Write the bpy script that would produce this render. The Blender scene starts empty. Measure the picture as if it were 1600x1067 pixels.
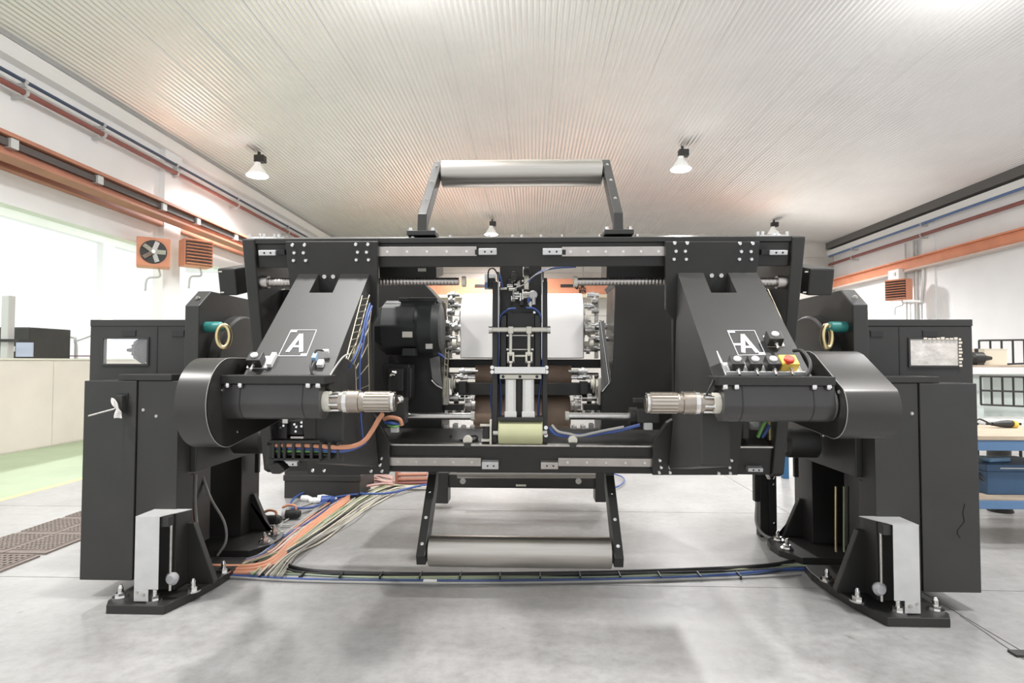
import bpy, math, random
from mathutils import Vector, Matrix
random.seed(7)
S = bpy.context.scene
COL = S.collection
PI = math.pi

# ------------------------------------------------------------------ camera, sky, lights, exposure
FPX, YAW, PITCH, ROLL = 930.0, 0.0333, 0.0328, 0.0019
CAM = Vector((0.0765, 0.0, 1.5))
_a = Vector((-math.sin(YAW), math.cos(YAW), 0)); _r = Vector((math.cos(YAW), math.sin(YAW), 0)); _u = Vector((0, 0, 1))
_f = _a*math.cos(PITCH) + _u*math.sin(PITCH); _up = _u*math.cos(PITCH) - _a*math.sin(PITCH)
RT = _r*math.cos(ROLL) + _up*math.sin(ROLL); UP = _up*math.cos(ROLL) - _r*math.sin(ROLL); FW = _f
cd = bpy.data.cameras.new('camera'); cam = bpy.data.objects.new('camera', cd); COL.objects.link(cam)
cd.sensor_width = 36.0; cd.lens = FPX/1600*36.0; cd.clip_start = 0.05; cd.clip_end = 300
m = Matrix((( RT.x, UP.x, -FW.x), (RT.y, UP.y, -FW.y), (RT.z, UP.z, -FW.z))).to_4x4(); m.translation = CAM
cam.matrix_world = m
S.camera = cam
S.view_settings.view_transform = 'Standard'; S.view_settings.look = 'None'
S.view_settings.exposure = 0.12; S.view_settings.gamma = 1.0; S.view_settings.use_curve_mapping = False
W = bpy.data.worlds.new('sky'); S.world = W; W.use_nodes = True
W.node_tree.nodes['Background'].inputs[0].default_value = (0.96, 0.98, 1.0, 1)
W.node_tree.nodes['Background'].inputs[1].default_value = 0.97

def area(name, loc, size, energy, rot=(0, 0, 0), color=(1, 0.985, 0.97), sizey=None):
    l = bpy.data.lights.new(name, 'AREA'); l.energy = energy; l.color = color; l.size = size
    if sizey: l.shape = 'RECTANGLE'; l.size_y = sizey
    else: l.shape = 'DISK'
    o = bpy.data.objects.new(name, l); COL.objects.link(o); o.location = loc; o.rotation_euler = rot
    return o
# high-bay lamps of the hall that hang outside the frame (same staggered grid as the ones in view)
for i, (x, y) in enumerate([(-1.6, 3.6), (3.6, 2.2), (-4.6, 1.5), (8.2, 5.0)]):
    area('hall_lamp_light', (x, y, 6.2), 0.5, 260)

for y in (9, 15.5, 22):  # unseen area lights added to brighten the left side bay
    area('bay_fill_light', (-12.4, y, 6.4), 0.6, 340)

def ray(px, py):
    return (FW + RT*((px-800)/FPX) + UP*((533.5-py)/FPX)).normalized()
def onY(px, py, Y):
    d = ray(px, py); return CAM + d*((Y-CAM.y)/d.y)
def onZ(px, py, z):
    d = ray(px, py); return CAM + d*((z-CAM.z)/d.z)
def onX(px, py, X):
    d = ray(px, py); return CAM + d*((X-CAM.x)/d.x)
# plane of the swivelling turret frame: leaning, bottom further away than top
TILT = math.radians(13.4)
FN = Vector((0, -math.cos(TILT), -math.sin(TILT))); FV = Vector((0, -math.sin(TILT), math.cos(TILT)))
T0 = onY(817, 370, 3.62); T0.x = 0
def F(x, v, w): return T0 + Vector((x, 0, 0)) + FV*v + FN*w
def fr(px, py, w=0.0):
    d = ray(px, py); p0 = T0 + FN*w
    p = CAM + d*((p0-CAM).dot(FN)/d.dot(FN))
    return p.x, (p-p0).dot(FV)

# ------------------------------------------------------------------ mesh helper
class MB:
    def __init__(s): s.v = []; s.f = []; s.sm = []; s.marks = []
    def mark(s): s.marks.append((len(s.v), len(s.f))); return s
    def add(s, vs, fs, smooth=False):
        b = len(s.v); s.v += [tuple(p) for p in vs]
        for f in fs: s.f.append([b+i for i in f]); s.sm.append(smooth)
        return s
    def hexa(s, p):   # 8 points: bottom 4, top 4
        return s.add(p, [(0,3,2,1),(4,5,6,7),(0,1,5,4),(1,2,6,5),(2,3,7,6),(3,0,4,7)])
    def box(s, x0, x1, y0, y1, z0, z1):
        x0,x1=min(x0,x1),max(x0,x1); y0,y1=min(y0,y1),max(y0,y1); z0,z1=min(z0,z1),max(z0,z1)
        return s.hexa([(x0,y0,z0),(x1,y0,z0),(x1,y1,z0),(x0,y1,z0),(x0,y0,z1),(x1,y0,z1),(x1,y1,z1),(x0,y1,z1)])
    def fbox(s, x0, x1, v0, v1, w0, w1):
        x0,x1=min(x0,x1),max(x0,x1); v0,v1=min(v0,v1),max(v0,v1); w0,w1=min(w0,w1),max(w0,w1)
        return s.hexa([F(x0,v0,w1),F(x1,v0,w1),F(x1,v0,w0),F(x0,v0,w0),F(x0,v1,w1),F(x1,v1,w1),F(x1,v1,w0),F(x0,v1,w0)])
    def obox(s, c, ax, ay, az):  # centre and half axes
        c=Vector(c)
        return s.hexa([c-ax-ay-az, c+ax-ay-az, c+ax+ay-az, c-ax+ay-az, c-ax-ay+az, c+ax-ay+az, c+ax+ay+az, c-ax+ay+az])
    def pbox(s, px0, py0, px1, py1, Y, d):   # front face seen at those pixels at depth Y
        a=onY(px0,py0,Y); b=onY(px1,py1,Y); return s.box(a.x,b.x,Y,Y+d,a.z,b.z)
    def prism(s, pts, off):
        pts=[Vector(p) for p in pts]; n=len(pts); off=Vector(off)
        nrm=Vector((0,0,0))
        for i in range(n): nrm+=pts[i].cross(pts[(i+1)%n])
        if nrm.dot(off)>0: pts=pts[::-1]
        return s.add(pts+[p+off for p in pts], [tuple(range(n)), tuple(range(2*n-1,n-1,-1))]+[((i+1)%n, i, n+i, n+(i+1)%n) for i in range(n)])
    def lathe(s, p, axis, prof, n=24, smooth=True, caps=True):   # prof: (t along the axis, radius)
        p=Vector(p); ax=Vector(axis).normalized()
        u=ax.orthogonal().normalized(); w=ax.cross(u)
        def ring(t,r): return [p+ax*t+(u*math.cos(2*PI*k/n)+w*math.sin(2*PI*k/n))*r for k in range(n)]
        for (t0,r0),(t1,r1) in zip(prof[:-1],prof[1:]):
            s.add(ring(t0,r0)+ring(t1,r1), [(k,(k+1)%n,n+(k+1)%n,n+k) for k in range(n)], smooth)
        if caps:
            s.add(ring(*prof[0]), [tuple(range(n-1,-1,-1))]); s.add(ring(*prof[-1]), [tuple(range(n))])
        return s
    def cyl(s, p0, p1, r, n=20, smooth=True):
        p0=Vector(p0); d=Vector(p1)-p0; return s.lathe(p0, d, [(0,r),(d.length,r)], n, smooth)
    def tube(s, pts, r, n=8, sub=6):
        P=[Vector(p) for p in pts]
        if sub>1 and len(P)>2:
            Q=[]; E=[P[0]*2-P[1]]+P+[P[-1]*2-P[-2]]
            for i in range(1,len(E)-2):
                for k in range(sub):
                    t=k/sub; a,b,c,d=E[i-1],E[i],E[i+1],E[i+2]
                    Q.append(0.5*((2*b)+(c-a)*t+(2*a-5*b+4*c-d)*t*t+(3*b-a-3*c+d)*t**3))
            Q.append(P[-1]); P=Q
        rings=[]; u=None
        for i,p in enumerate(P):
            t=(P[min(i+1,len(P)-1)]-P[max(i-1,0)]).normalized()
            u=t.orthogonal().normalized() if u is None else (u-t*u.dot(t)).normalized()
            w=t.cross(u); rings+= [p+(u*math.cos(2*PI*k/n)+w*math.sin(2*PI*k/n))*r for k in range(n)]
        fs=[]
        for i in range(len(P)-1):
            for k in range(n): fs.append((i*n+k, i*n+(k+1)%n, (i+1)*n+(k+1)%n, (i+1)*n+k))
        s.add(rings, fs, True)
        s.add(rings[:n], [tuple(range(n-1,-1,-1))]); s.add(rings[-n:], [tuple(range(n))])
        return s
    def build(s, name, mat, parent=None, bevel=0, seg=2, auto=False):
        if auto: s.sm=[True]*len(s.f)
        if parent is not None and len(s.marks) > 1:      # several screws or holes: one object each
            mk=s.marks+[(len(s.v),len(s.f))]; o=None
            for (v0,f0),(v1,f1) in zip(mk[:-1],mk[1:]):
                q=MB(); q.v=s.v[v0:v1]; q.f=[[i-v0 for i in f] for f in s.f[f0:f1]]; q.sm=s.sm[f0:f1]; o=q.build(name,mat,parent,bevel,seg)
            return o
        me=bpy.data.meshes.new(name)
        base=Vector((0,0,0))
        if parent is None:
            xs=[p[0] for p in s.v]; ys=[p[1] for p in s.v]; zs=[p[2] for p in s.v]
            base=Vector(((min(xs)+max(xs))/2,(min(ys)+max(ys))/2,min(zs)))
        else: base=WORLD[parent.name]
        me.from_pydata([(p[0]-base.x,p[1]-base.y,p[2]-base.z) for p in s.v], [], s.f); me.update()
        me.polygons.foreach_set('use_smooth', s.sm)
        if auto: me.set_sharp_from_angle(angle=math.radians(32))
        o=bpy.data.objects.new(name,me); COL.objects.link(o); me.materials.append(mat)
        if parent is None: o.location=base; WORLD[o.name]=base
        else: o.parent=parent; WORLD[o.name]=base
        if bevel:
            b=o.modifiers.new('bevel','BEVEL'); b.width=bevel; b.segments=seg; b.limit_method='ANGLE'; b.angle_limit=math.radians(40); b.harden_normals=False
        return o
WORLD={}
def B(): return MB()
def tag(o, label, cat, group=None, kind=None):
    o['label']=label
    if cat: o['category']=cat
    if group: o['group']=group
    if kind: o['kind']=kind
    return o
def thing(name, label, cat, loc, group=None):
    o=bpy.data.objects.new(name,None); COL.objects.link(o); o.empty_display_size=0.1
    o.location=loc; WORLD[o.name]=Vector(loc); return tag(o,label,cat,group)
def struct(o): o['kind']='structure'; return o
def dupmesh(o, parent, delta):     # another copy of a part, sharing its mesh
    c=o.copy(); COL.objects.link(c); c.parent=parent; c.location=o.location+Vector(delta); WORLD[c.name]=WORLD[o.name]; return c

# ------------------------------------------------------------------ materials
def mat(name, col, rough=0.5, metal=0.0, var=0.0, scale=8.0, bump=0.0, bscale=60.0, spec=0.5, emit=None, estr=0, coat=0, stretch=None, aniso=0):
    M=bpy.data.materials.new(name); M.use_nodes=True; nt=M.node_tree; P=nt.nodes['Principled BSDF']
    P.inputs['Base Color'].default_value=(*col,1); P.inputs['Roughness'].default_value=rough; P.inputs['Metallic'].default_value=metal
    P.inputs['Specular IOR Level'].default_value=spec
    if coat: P.inputs['Coat Weight'].default_value=coat
    if aniso: P.inputs['Anisotropic'].default_value=aniso
    if emit: P.inputs['Emission Color'].default_value=(*emit,1); P.inputs['Emission Strength'].default_value=estr
    if var or bump:
        tc=nt.nodes.new('ShaderNodeTexCoord'); mp=nt.nodes.new('ShaderNodeMapping'); nt.links.new(tc.outputs['Object'],mp.inputs[0])
        if stretch: mp.inputs['Scale'].default_value=stretch
    if var:
        n=nt.nodes.new('ShaderNodeTexNoise'); n.inputs['Scale'].default_value=scale; n.inputs['Detail'].default_value=5
        nt.links.new(mp.outputs[0],n.inputs['Vector'])
        r=nt.nodes.new('ShaderNodeValToRGB'); e=r.color_ramp.elements
        e[0].position=.3; e[1].position=.7
        e[0].color=(*[c*(1-var) for c in col],1); e[1].color=(*[min(1,c*(1+var)) for c in col],1)
        nt.links.new(n.outputs['Fac'],r.inputs[0]); nt.links.new(r.outputs[0],P.inputs['Base Color'])
        mr=nt.nodes.new('ShaderNodeMapRange'); mr.inputs['To Min'].default_value=max(0.03,rough*(1-var*.5)); mr.inputs['To Max'].default_value=min(1,rough*(1+var*.5))
        nt.links.new(n.outputs['Fac'],mr.inputs['Value']); nt.links.new(mr.outputs[0],P.inputs['Roughness'])
    if bump:
        n2=nt.nodes.new('ShaderNodeTexNoise'); n2.inputs['Scale'].default_value=bscale; n2.inputs['Detail'].default_value=3
        nt.links.new(mp.outputs[0],n2.inputs['Vector'])
        b=nt.nodes.new('ShaderNodeBump'); b.inputs['Strength'].default_value=bump; b.inputs['Distance'].default_value=.01
        nt.links.new(n2.outputs['Fac'],b.inputs['Height']); nt.links.new(b.outputs[0],P.inputs['Normal'])
    return M
BLK=mat('black_paint',(.026,.025,.023),.42,0,.12,3,.06,220)
BLK2=mat('dark_grey_paint',(.032,.031,.029),.48,0,.1,3,.05,200)
BLKG=mat('black_gloss_sheet',(.034,.033,.031),.33,0,.1,4)
MOTORG=mat('motor_grey_green',(.030,.034,.032),.5,0,.1,6)
RUB=mat('black_rubber',(.018,.018,.018),.6)
STEEL=mat('bright_steel',(.62,.60,.57),.28,1,.1,30)
RAIL=mat('rail_steel',(.58,.54,.51),.38,1,.08,12)
CHROME=mat('chrome_fitting',(.80,.79,.77),.14,1)
ALU=mat('brushed_aluminium',(.74,.73,.70),.34,1,.06,20,0,60,stretch=(1,1,14))
ROLL=mat('roller_metal',(.54,.51,.47),.33,1,.06,18,stretch=(.2,6,6))
GALV=mat('galvanised_sheet',(.68,.68,.67),.5,.55,.07,9)
CREAM=mat('cream_plastic',(.74,.71,.62),.45)
WHITEP=mat('white_plastic',(.82,.82,.80),.4)
WFILM=mat('white_film',(.82,.80,.78),.35,0,.02,4)
YGREEN=mat('pale_green_rubber',(.60,.60,.36),.5,0,.05,6)
BROWN=mat('brown_rubber_roll',(.58,.42,.31),.45,0,.15,10)
ORANGE=mat('orange_crane_paint',(.75,.31,.18),.5,0,.08,2)
RUNL=mat('dulled_orange_paint',(.46,.20,.13),.55,0,.12,1.5)  # crane orange, dulled in the colour to imitate haze over the left runway
RED=mat('red_pipe_paint',(.26,.09,.075),.45,0,.08,3)
BLUEP=mat('blue_pipe_paint',(.10,.18,.36),.45)
DKPIPE=mat('dark_blue_pipe',(.055,.08,.13),.45)
CBLUE=mat('blue_cable',(.055,.105,.33),.4)
CORAN=mat('orange_cable',(.70,.32,.19),.45)
CGREEN=mat('green_cable',(.18,.42,.12),.45)
CYEL=mat('yellow_green_cable',(.42,.46,.27),.45)
CGREY=mat('grey_cable',(.40,.39,.37),.5)
CBLK=mat('black_cable',(.02,.02,.02),.45)
CPINK=mat('pinkish_cable',(.62,.38,.33),.5)
CCRM=mat('cream_cable',(.66,.60,.50),.5)
BRASS=mat('yellow_zinc',(.75,.62,.35),.35,1)
TEAL=mat('teal_eye_bolt',(.03,.22,.20),.4)
YEL=mat('yellow_plastic',(.82,.58,.10),.4)
REDB=mat('red_button',(.75,.07,.04),.35)
BENCHBLUE=mat('blue_bench_paint',(.11,.21,.37),.5,0,.06,4)
BOXBLUE=mat('blue_toolbox_paint',(.035,.085,.165),.4,0,.1,6)
WOOD=mat('pale_bench_wood',(.50,.40,.30),.6,0,.15,5,stretch=(1,8,1))
WALLW=mat('white_wall_paint',(.90,.90,.90),.75,0,.02,1.5)
PARTN=mat('cream_partition',(.76,.69,.63),.6,0,.04,2)
GREENF=mat('green_floor_paint',(.36,.46,.29),.4,0,.1,2)
YLINE=mat('yellow_line_paint',(.80,.66,.26),.5)
MATR=mat('brown_rubber_mat',(.20,.165,.145),.75,0,.12,12)
TILEW=mat('pale_wall_tile',(.56,.54,.50),.5,0,.08,1.2)
SIGNG=mat('green_sign',(.02,.25,.10),.4)
PRINT=mat('white_print',(.80,.82,.84),.5)
GREYBOX=mat('grey_box',(.55,.55,.54),.5)
def concrete():
    M=bpy.data.materials.new('polished_concrete'); M.use_nodes=True; nt=M.node_tree; P=nt.nodes['Principled BSDF']; L=nt.links
    g=nt.nodes.new('ShaderNodeNewGeometry')
    def noise(sc,det,rg=.6):
        n=nt.nodes.new('ShaderNodeTexNoise'); n.inputs['Scale'].default_value=sc; n.inputs['Detail'].default_value=det; n.inputs['Roughness'].default_value=rg
        L.new(g.outputs['Position'],n.inputs['Vector']); return n
    n1=noise(.9,6); n2=noise(14,8,.7); n3=noise(90,2)
    r=nt.nodes.new('ShaderNodeValToRGB'); e=r.color_ramp.elements
    e[0].position=.32; e[0].color=(.275,.27,.264,1); e[1].position=.68; e[1].color=(.40,.395,.388,1)
    L.new(n1.outputs['Fac'],r.inputs[0])
    r2=nt.nodes.new('ShaderNodeValToRGB'); e=r2.color_ramp.elements
    e[0].position=.28; e[0].color=(.74,.73,.72,1); e[1].position=.6; e[1].color=(1.06,1.06,1.06,1)
    L.new(n2.outputs['Fac'],r2.inputs[0])
    mx=nt.nodes.new('ShaderNodeMix'); mx.data_type='RGBA'; mx.blend_type='MULTIPLY'; mx.inputs[0].default_value=.8
    L.new(r.outputs[0],mx.inputs[6]); L.new(r2.outputs[0],mx.inputs[7])
    # small dark specks
    r3=nt.nodes.new('ShaderNodeValToRGB'); e=r3.color_ramp.elements
    e[0].position=.22; e[0].color=(.45,.43,.4,1); e[1].position=.29; e[1].color=(1,1,1,1)
    n4=noise(7,3); L.new(n4.outputs['Fac'],r3.inputs[0])
    m2=nt.nodes.new('ShaderNodeMix'); m2.data_type='RGBA'; m2.blend_type='MULTIPLY'; m2.inputs[0].default_value=.8
    L.new(mx.outputs[2],m2.inputs[6]); L.new(r3.outputs[0],m2.inputs[7]); L.new(m2.outputs[2],P.inputs['Base Color'])
    mr=nt.nodes.new('ShaderNodeMapRange'); mr.inputs['To Min'].default_value=.30; mr.inputs['To Max'].default_value=.52
    L.new(n2.outputs['Fac'],mr.inputs['Value']); L.new(mr.outputs[0],P.inputs['Roughness'])
    b=nt.nodes.new('ShaderNodeBump'); b.inputs['Strength'].default_value=.12; b.inputs['Distance'].default_value=.004
    L.new(n3.outputs['Fac'],b.inputs['Height']); L.new(b.outputs[0],P.inputs['Normal'])
    return M
CONC=concrete()
GLASS=mat('thin_glass',(.95,.96,.97),.03)
GLASS.node_tree.nodes['Principled BSDF'].inputs['Alpha'].default_value=.12
CEILM=mat('corrugated_metal',(.88,.875,.87),.33,.76,.03,.8)
JOINT=mat('floor_joint',(.12,.11,.10),.8)

# ------------------------------------------------------------------ hall shell
XL, XR, YB = -8.5, 13.6, 27.0
ZE = 6.65                                  # eaves height
fl=struct(B().box(-16,XR+.2,-3,YB,-.25,-.012).build('floor',JOINT))
xs=[-8.38,-5.62,2.62,6.8,11.0,XR]; ys=[-3,4.06,6.02,10.0,14.0,18.0,22.0,YB]
for i in range(len(xs)-1):
    for j in range(len(ys)-1):
        if i==0: continue
        g=.004
        B().box(xs[i]+g,xs[i+1]-g,ys[j]+g,ys[j+1]-g,-.2,0).build('floor_slab',CONC,fl)
B().box(-16,-5.63,-3,YB,-.2,0.0).build('green_walkway',GREENF,fl)['label']='green painted walkway with a yellow edge line'
B().box(-5.66,-5.57,-3,YB,-.1,.002).build('yellow_line',YLINE,fl)['label']='yellow edge line of the walkway'
# diagonal crack in front of the right stand
pts=[onZ(1500,962,0),onZ(1535,985,0),onZ(1560,1003,0),onZ(1600,1030,0),onZ(1640,1052,0)]
mb=B()
for a,b in zip(pts[:-1],pts[1:]):
    d=(b-a).normalized(); n=Vector((-d.y,d.x,0))*.004; z=Vector((0,0,.0015))
    mb.hexa([a-n-z,b-n-z,b+n-z,a+n-z,a-n+z,b-n+z,b+n+z,a+n+z])
mb.build('floor_crack',JOINT,fl)
# ceiling: shallow arch of corrugated sheets, ribs running along the hall
def zc(x):
    t=(x-(XL+XR)/2)/((XR-XL)/2); return ZE+.12+.55*(1-abs(t)**3)
ceil=struct(B().prism([(x,2.0,zc(x)+.35) for x in (XL-.5,-6,-3,0,2.5,5,8,11,XR+.5)]+[(XR+.5,2.0,ZE+.9),(XL-.5,2.0,ZE+.9)],(0,YB+.3-2.0,0)).build('ceiling',WALLW))
PW=1.0; pitch=.1; n=int((XR-XL)/PW)+1
for k in range(n):
    x0=XL+k*PW; N=int(round(PW/pitch)); vs=[]; 
    for i in range(N*6+1):
        x=x0+.001+(PW-.002)*i/(N*6); ph=(i%6)/6
        z=zc(x)+.016*math.cos(2*PI*ph)
        vs.append((x,z))
    fs=[]; V=[]
    for (x,z) in vs: V+= [(x,2.2,z),(x,YB,z)]
    for i in range(len(vs)-1): fs.append((2*i,2*i+1,2*i+3,2*i+2))
    mb=B(); mb.add(V,fs,True); mb.build('ceiling_panel',CEILM,ceil)
# walls
wl=struct(B().box(XL-.25,XL,4,YB,4.05,ZE+.25).build('wall_left',WALLW))
wr=struct(B().box(XR,XR+.25,2,YB,0,ZE+.3).build('wall_right',WALLW))
struct(B().box(-16,XL,YB,YB+.25,0,1.6).box(-16,XL,YB,YB+.25,5.6,ZE+.4).build('wall_bay_end',WALLW))
wb=struct(B().box(XL,XR,YB,YB+.25,0,ZE+1).build('wall_back',TILEW))
for i in range(12):        # back wall cladding, courses of large pale panels
    for z0 in (2.9,3.55,4.2,4.85,5.5,6.15):
        x0=-8.4+i*1.8
        B().box(x0+.02,x0+1.78,YB-.03,YB+.01,z0+.02,z0+.63).build('wall_panel',TILEW,wb)
part=struct(B().box(-8.47,-8.33,4,YB,0,1.5).build('wall_partition',PARTN))
for i in range(18): B().box(-8.34,-8.318,4.2+i*1.2,4.2+i*1.2+1.185,.02,1.49).build('partition_panel',PARTN,part)
B().box(-8.5,-8.30,4,YB,1.5,1.53).build('partition_cap',CREAM,part)
wf=struct(B().box(-16.25,-16,2,YB,0,1.3).box(-16.25,-16,2,YB,5.9,ZE+.4).build('wall_far_bay',WALLW))
for i in range(4):
    y=4+i*6.0
    B().box(-16.25,-16,y-.3,y+.3,1.3,5.9).build('window_pier',WALLW,wf)
struct(B().box(-16,XL-.2,2,YB,ZE+.2,ZE+.4).build('ceiling_side_bay',WALLW))
# gutter band under the eaves
struct(B().box(XR-.35,XR,2,YB,ZE-.12,ZE+.2).build('trim_1',mat('dark_gutter',(.13,.125,.12),.5)))
struct(B().box(XR-.3,XR,2,YB,ZE-.42,ZE-.2).build('trim_2',WHITEP))
struct(B().box(XL,XL+.22,2,YB,ZE-.28,ZE-.02).build('trim_3',WHITEP))
# pillars of the left and right side
for i,Y in enumerate((13.6,)):
    struct(B().box(XL-.1,XL+.13,Y-.3,Y+.35,0,ZE).build('pillar_left',WALLW))
struct(B().box(XR-.05,XR+.01,20.3,20.9,0,ZE-.45).build('pillar_right',WALLW))

# ------------------------------------------------------------------ things of the hall
def longbeam(mb, X0, X1, z0, z1, y0=2.5, y1=26.9): return mb.box(X0,X1,y0,y1,z0,z1)
t=thing('crane_runway','orange crane runway beam with dark conductor channel along the left wall','beam',(-7.9,14,4.55))
longbeam(B(),-8.06,-7.74,4.86,4.92).build('top_flange',RUNL,t)
longbeam(B(),-7.93,-7.87,4.60,4.86).build('web',RUNL,t)
longbeam(B(),-8.06,-7.74,4.555,4.60).build('bottom_flange',RUNL,t)
longbeam(B(),-7.86,-7.80,4.72,4.83).build('conductor_bar',mat('dark_conductor',(.10,.085,.08),.6),t)
for y in (8.6,10.4,12.3,13.6,15.4,17.4):
    B().box(-7.87,-7.76,y,y+.14,4.70,4.85).build('bar_bracket',GREYBOX,t)
t=thing('runway_support_beam','pinkish orange support beam under the left crane runway','beam',(-8.42,14,4.58))
B().box(-8.49,-8.34,2.5,13.28,4.57,4.60).box(-8.44,-8.38,2.5,13.28,4.60,4.72).box(-8.49,-8.34,2.5,13.28,4.72,4.75).build('beam_length',RUNL,t)
B().box(-8.49,-8.34,13.97,26.9,4.57,4.60).box(-8.44,-8.38,13.97,26.9,4.60,4.72).box(-8.49,-8.34,13.97,26.9,4.72,4.75).build('beam_length',RUNL,t)
t=thing('crane_runway','orange crane runway beam along the right wall above the exit sign','beam',(13.4,14,4.7))
longbeam(B(),13.25,13.55,5.08,5.13).build('top_flange',ORANGE,t)
longbeam(B(),13.37,13.43,4.74,5.08).build('web',ORANGE,t)
longbeam(B(),13.25,13.55,4.69,4.74).build('bottom_flange',mat('flange_highlight',(.62,.52,.46),.5),t)  # whitish highlight along the orange flange, put into its colour
t=thing('orange_beam','orange beam with block lettering along the far wall behind the machine','beam',(2.5,26.5,4.0))
a=onY(640,436,26.5); b=onY(975,459,26.5)
B().box(-6.0,8.5,26.5,26.95,b.z,a.z).build('girder_box',ORANGE,t,.01)
B().box(-6.0,8.5,26.4,26.95,b.z-.16,b.z-.02).build('girder_rail',mat('cream_rail',(.72,.62,.46),.5),t)
for k,px in enumerate((756,890)):   # hoist hooks and dark cut-outs of the girder
    c=onY(px,446,26.4); B().box(c.x-.4,c.x+.4,26.45,26.5,c.z-.06,c.z+.06).build('girder_slot',CBLK,t)
def letter_strokes(txt, org, ux, uz, h, th, off):
    """block letters out of straight strokes in the plane (ux,uz)"""
    G={'G':[((.9,.85),(.5,1)),((.5,1),(.1,.8)),((.1,.8),(.1,.2)),((.1,.2),(.5,0)),((.5,0),(.9,.2)),((.9,.2),(.9,.5)),((.9,.5),(.55,.5))],
       'M':[((.05,0),(.05,1)),((.05,1),(.5,.4)),((.5,.4),(.95,1)),((.95,1),(.95,0))],'.':[((.4,0),(.4,.12))],
       'T':[((0,1),(1,1)),((.5,1),(.5,0))],'N':[((.05,0),(.05,1)),((.05,1),(.95,0)),((.95,0),(.95,1))],'8':[((.1,0),(.9,0)),((.1,.5),(.9,.5)),((.1,1),(.9,1)),((.1,0),(.1,1)),((.9,0),(.9,1))]}
    mb=B(); x=0
    for ch in txt:
        w=.7*h if ch!='.' else .3*h
        for (p,q) in G.get(ch,[]):
            A=org+ux*(x+p[0]*w)+uz*(p[1]*h); C=org+ux*(x+q[0]*w)+uz*(q[1]*h)
            d=(C-A); l=d.length; d=d.normalized() if l else ux; nn=d.cross(ux.cross(uz)).normalized()
            mb.obox((A+C)/2, d*(l/2+th/2), nn*(th/2), off)
        x+=w+.25*h
    return mb
c=onY(899,451,26.48)
letter_strokes('G.M.',c,Vector((1,0,0)),Vector((0,0,1)),.17,.045,Vector((0,.01,0))).build('lettering',CBLK,t)
c=onY(905,457,26.48)
letter_strokes('8TN',c,Vector((1,0,0)),Vector((0,0,1)),.11,.03,Vector((0,.01,0))).build('lettering',CBLK,t)

def pipe_run(lab, X, z, r, m, wall, gaps, grp=None):
    t=thing('supply_pipe',lab,'pipe',(X,14,z))
    B().cyl((X,2.3,z),(X,26.9,z),r,12).build('pipe_length',m,t)
    for y in gaps:
        B().box(min(X-.02,wall),max(X+.02,wall),y-.02,y+.02,z-r-.06,z-r).lathe((X,y-.03,z),(0,1,0),[(0,r+.012),(.06,r+.012)],12).build('pipe_bracket',GREYBOX,t)
    return t
pipe_run('dark blue pipe hung highest along the left wall',-8.28,6.09,.032,DKPIPE,XL,(9.4,11.2,13.6,16.5,20))
pipe_run('red pipe under the dark blue pipe on the left wall',-8.28,5.90,.05,RED,XL,(9.4,11.2,13.6,16.5,20))
pipe_run('blue pipe along the right wall under the gutter',13.35,6.2,.04,BLUEP,XR,(15.8,20.6,25))
pipe_run('red pipe under the blue pipe on the right wall',13.35,5.82,.06,RED,XR,(15.8,20.6,25))
LENS=mat('lamp_glow',(1,1,1),.4,emit=(1,.97,.93),estr=9)
SHADE=mat('lamp_acrylic',(.9,.9,.88),.3,emit=(1,.97,.94),estr=.22)
def lamp(px,py,z_off,lab,s=1.0,power=1.0):
    d=ray(px,py); k=None
    for i in range(400):
        Y=6+i*.06; p=CAM+d*((Y-CAM.y)/d.y)
        if p.z>=zc(p.x): break
    x,y,z=p.x,p.y,zc(p.x)
    t=thing('high_bay_lamp',lab,'lamp',(x,y,z-.75*s),'high bay lamps under the ceiling')
    B().box(x-.03,x+.03,y-.03,y+.03,z-.12*s,z+.01).build('mount',BLK,t)
    B().box(x-.10*s,x+.16*s,y-.1*s,y+.1*s,z-.28*s,z-.1*s).build('ballast_box',BLK2,t,.01)
    B().lathe((x-.04,y,z-.28*s),(0,0,-1),[(0,.075*s),(.07*s,.085*s),(.16*s,.15*s),(.30*s,.24*s),(.36*s,.275*s)],28,True,False).build('reflector',SHADE,t)
    B().lathe((x-.04,y,z-.62*s),(0,0,-1),[(0,.272*s),(.03*s,.255*s),(.055*s,.15*s)],28).build('lens',LENS,t)
    l=bpy.data.lights.new('lamp_light','SPOT'); l.energy=LAMPW*power; l.spot_size=math.radians(160); l.spot_blend=.5; l.shadow_soft_size=.22; l.color=(1,.99,.985)
    o=bpy.data.objects.new('lamp_light',l); COL.objects.link(o); o.location=(x-.04,y,z-.95*s)
LAMPW=1400
lamp(405,236,0,'lit high bay lamp nearest the left wall',1.0,.55)
lamp(1066,228,0,'lit high bay lamp right of the upper roller')
lamp(769,342,0,'lit lamp far off, seen inside the upper roller fork')
lamp(1209,343,0,'lit lamp far off above the right end of the machine frame')
for (x,y) in ((-1.6,8.0),(6.5,8.5)):
    l=bpy.data.lights.new('lamp_light','POINT'); l.energy=350; l.shadow_soft_size=.25; l.color=(1,.99,.985)
    o=bpy.data.objects.new('lamp_light',l); COL.objects.link(o); o.location=(x,y,6.3)

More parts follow.
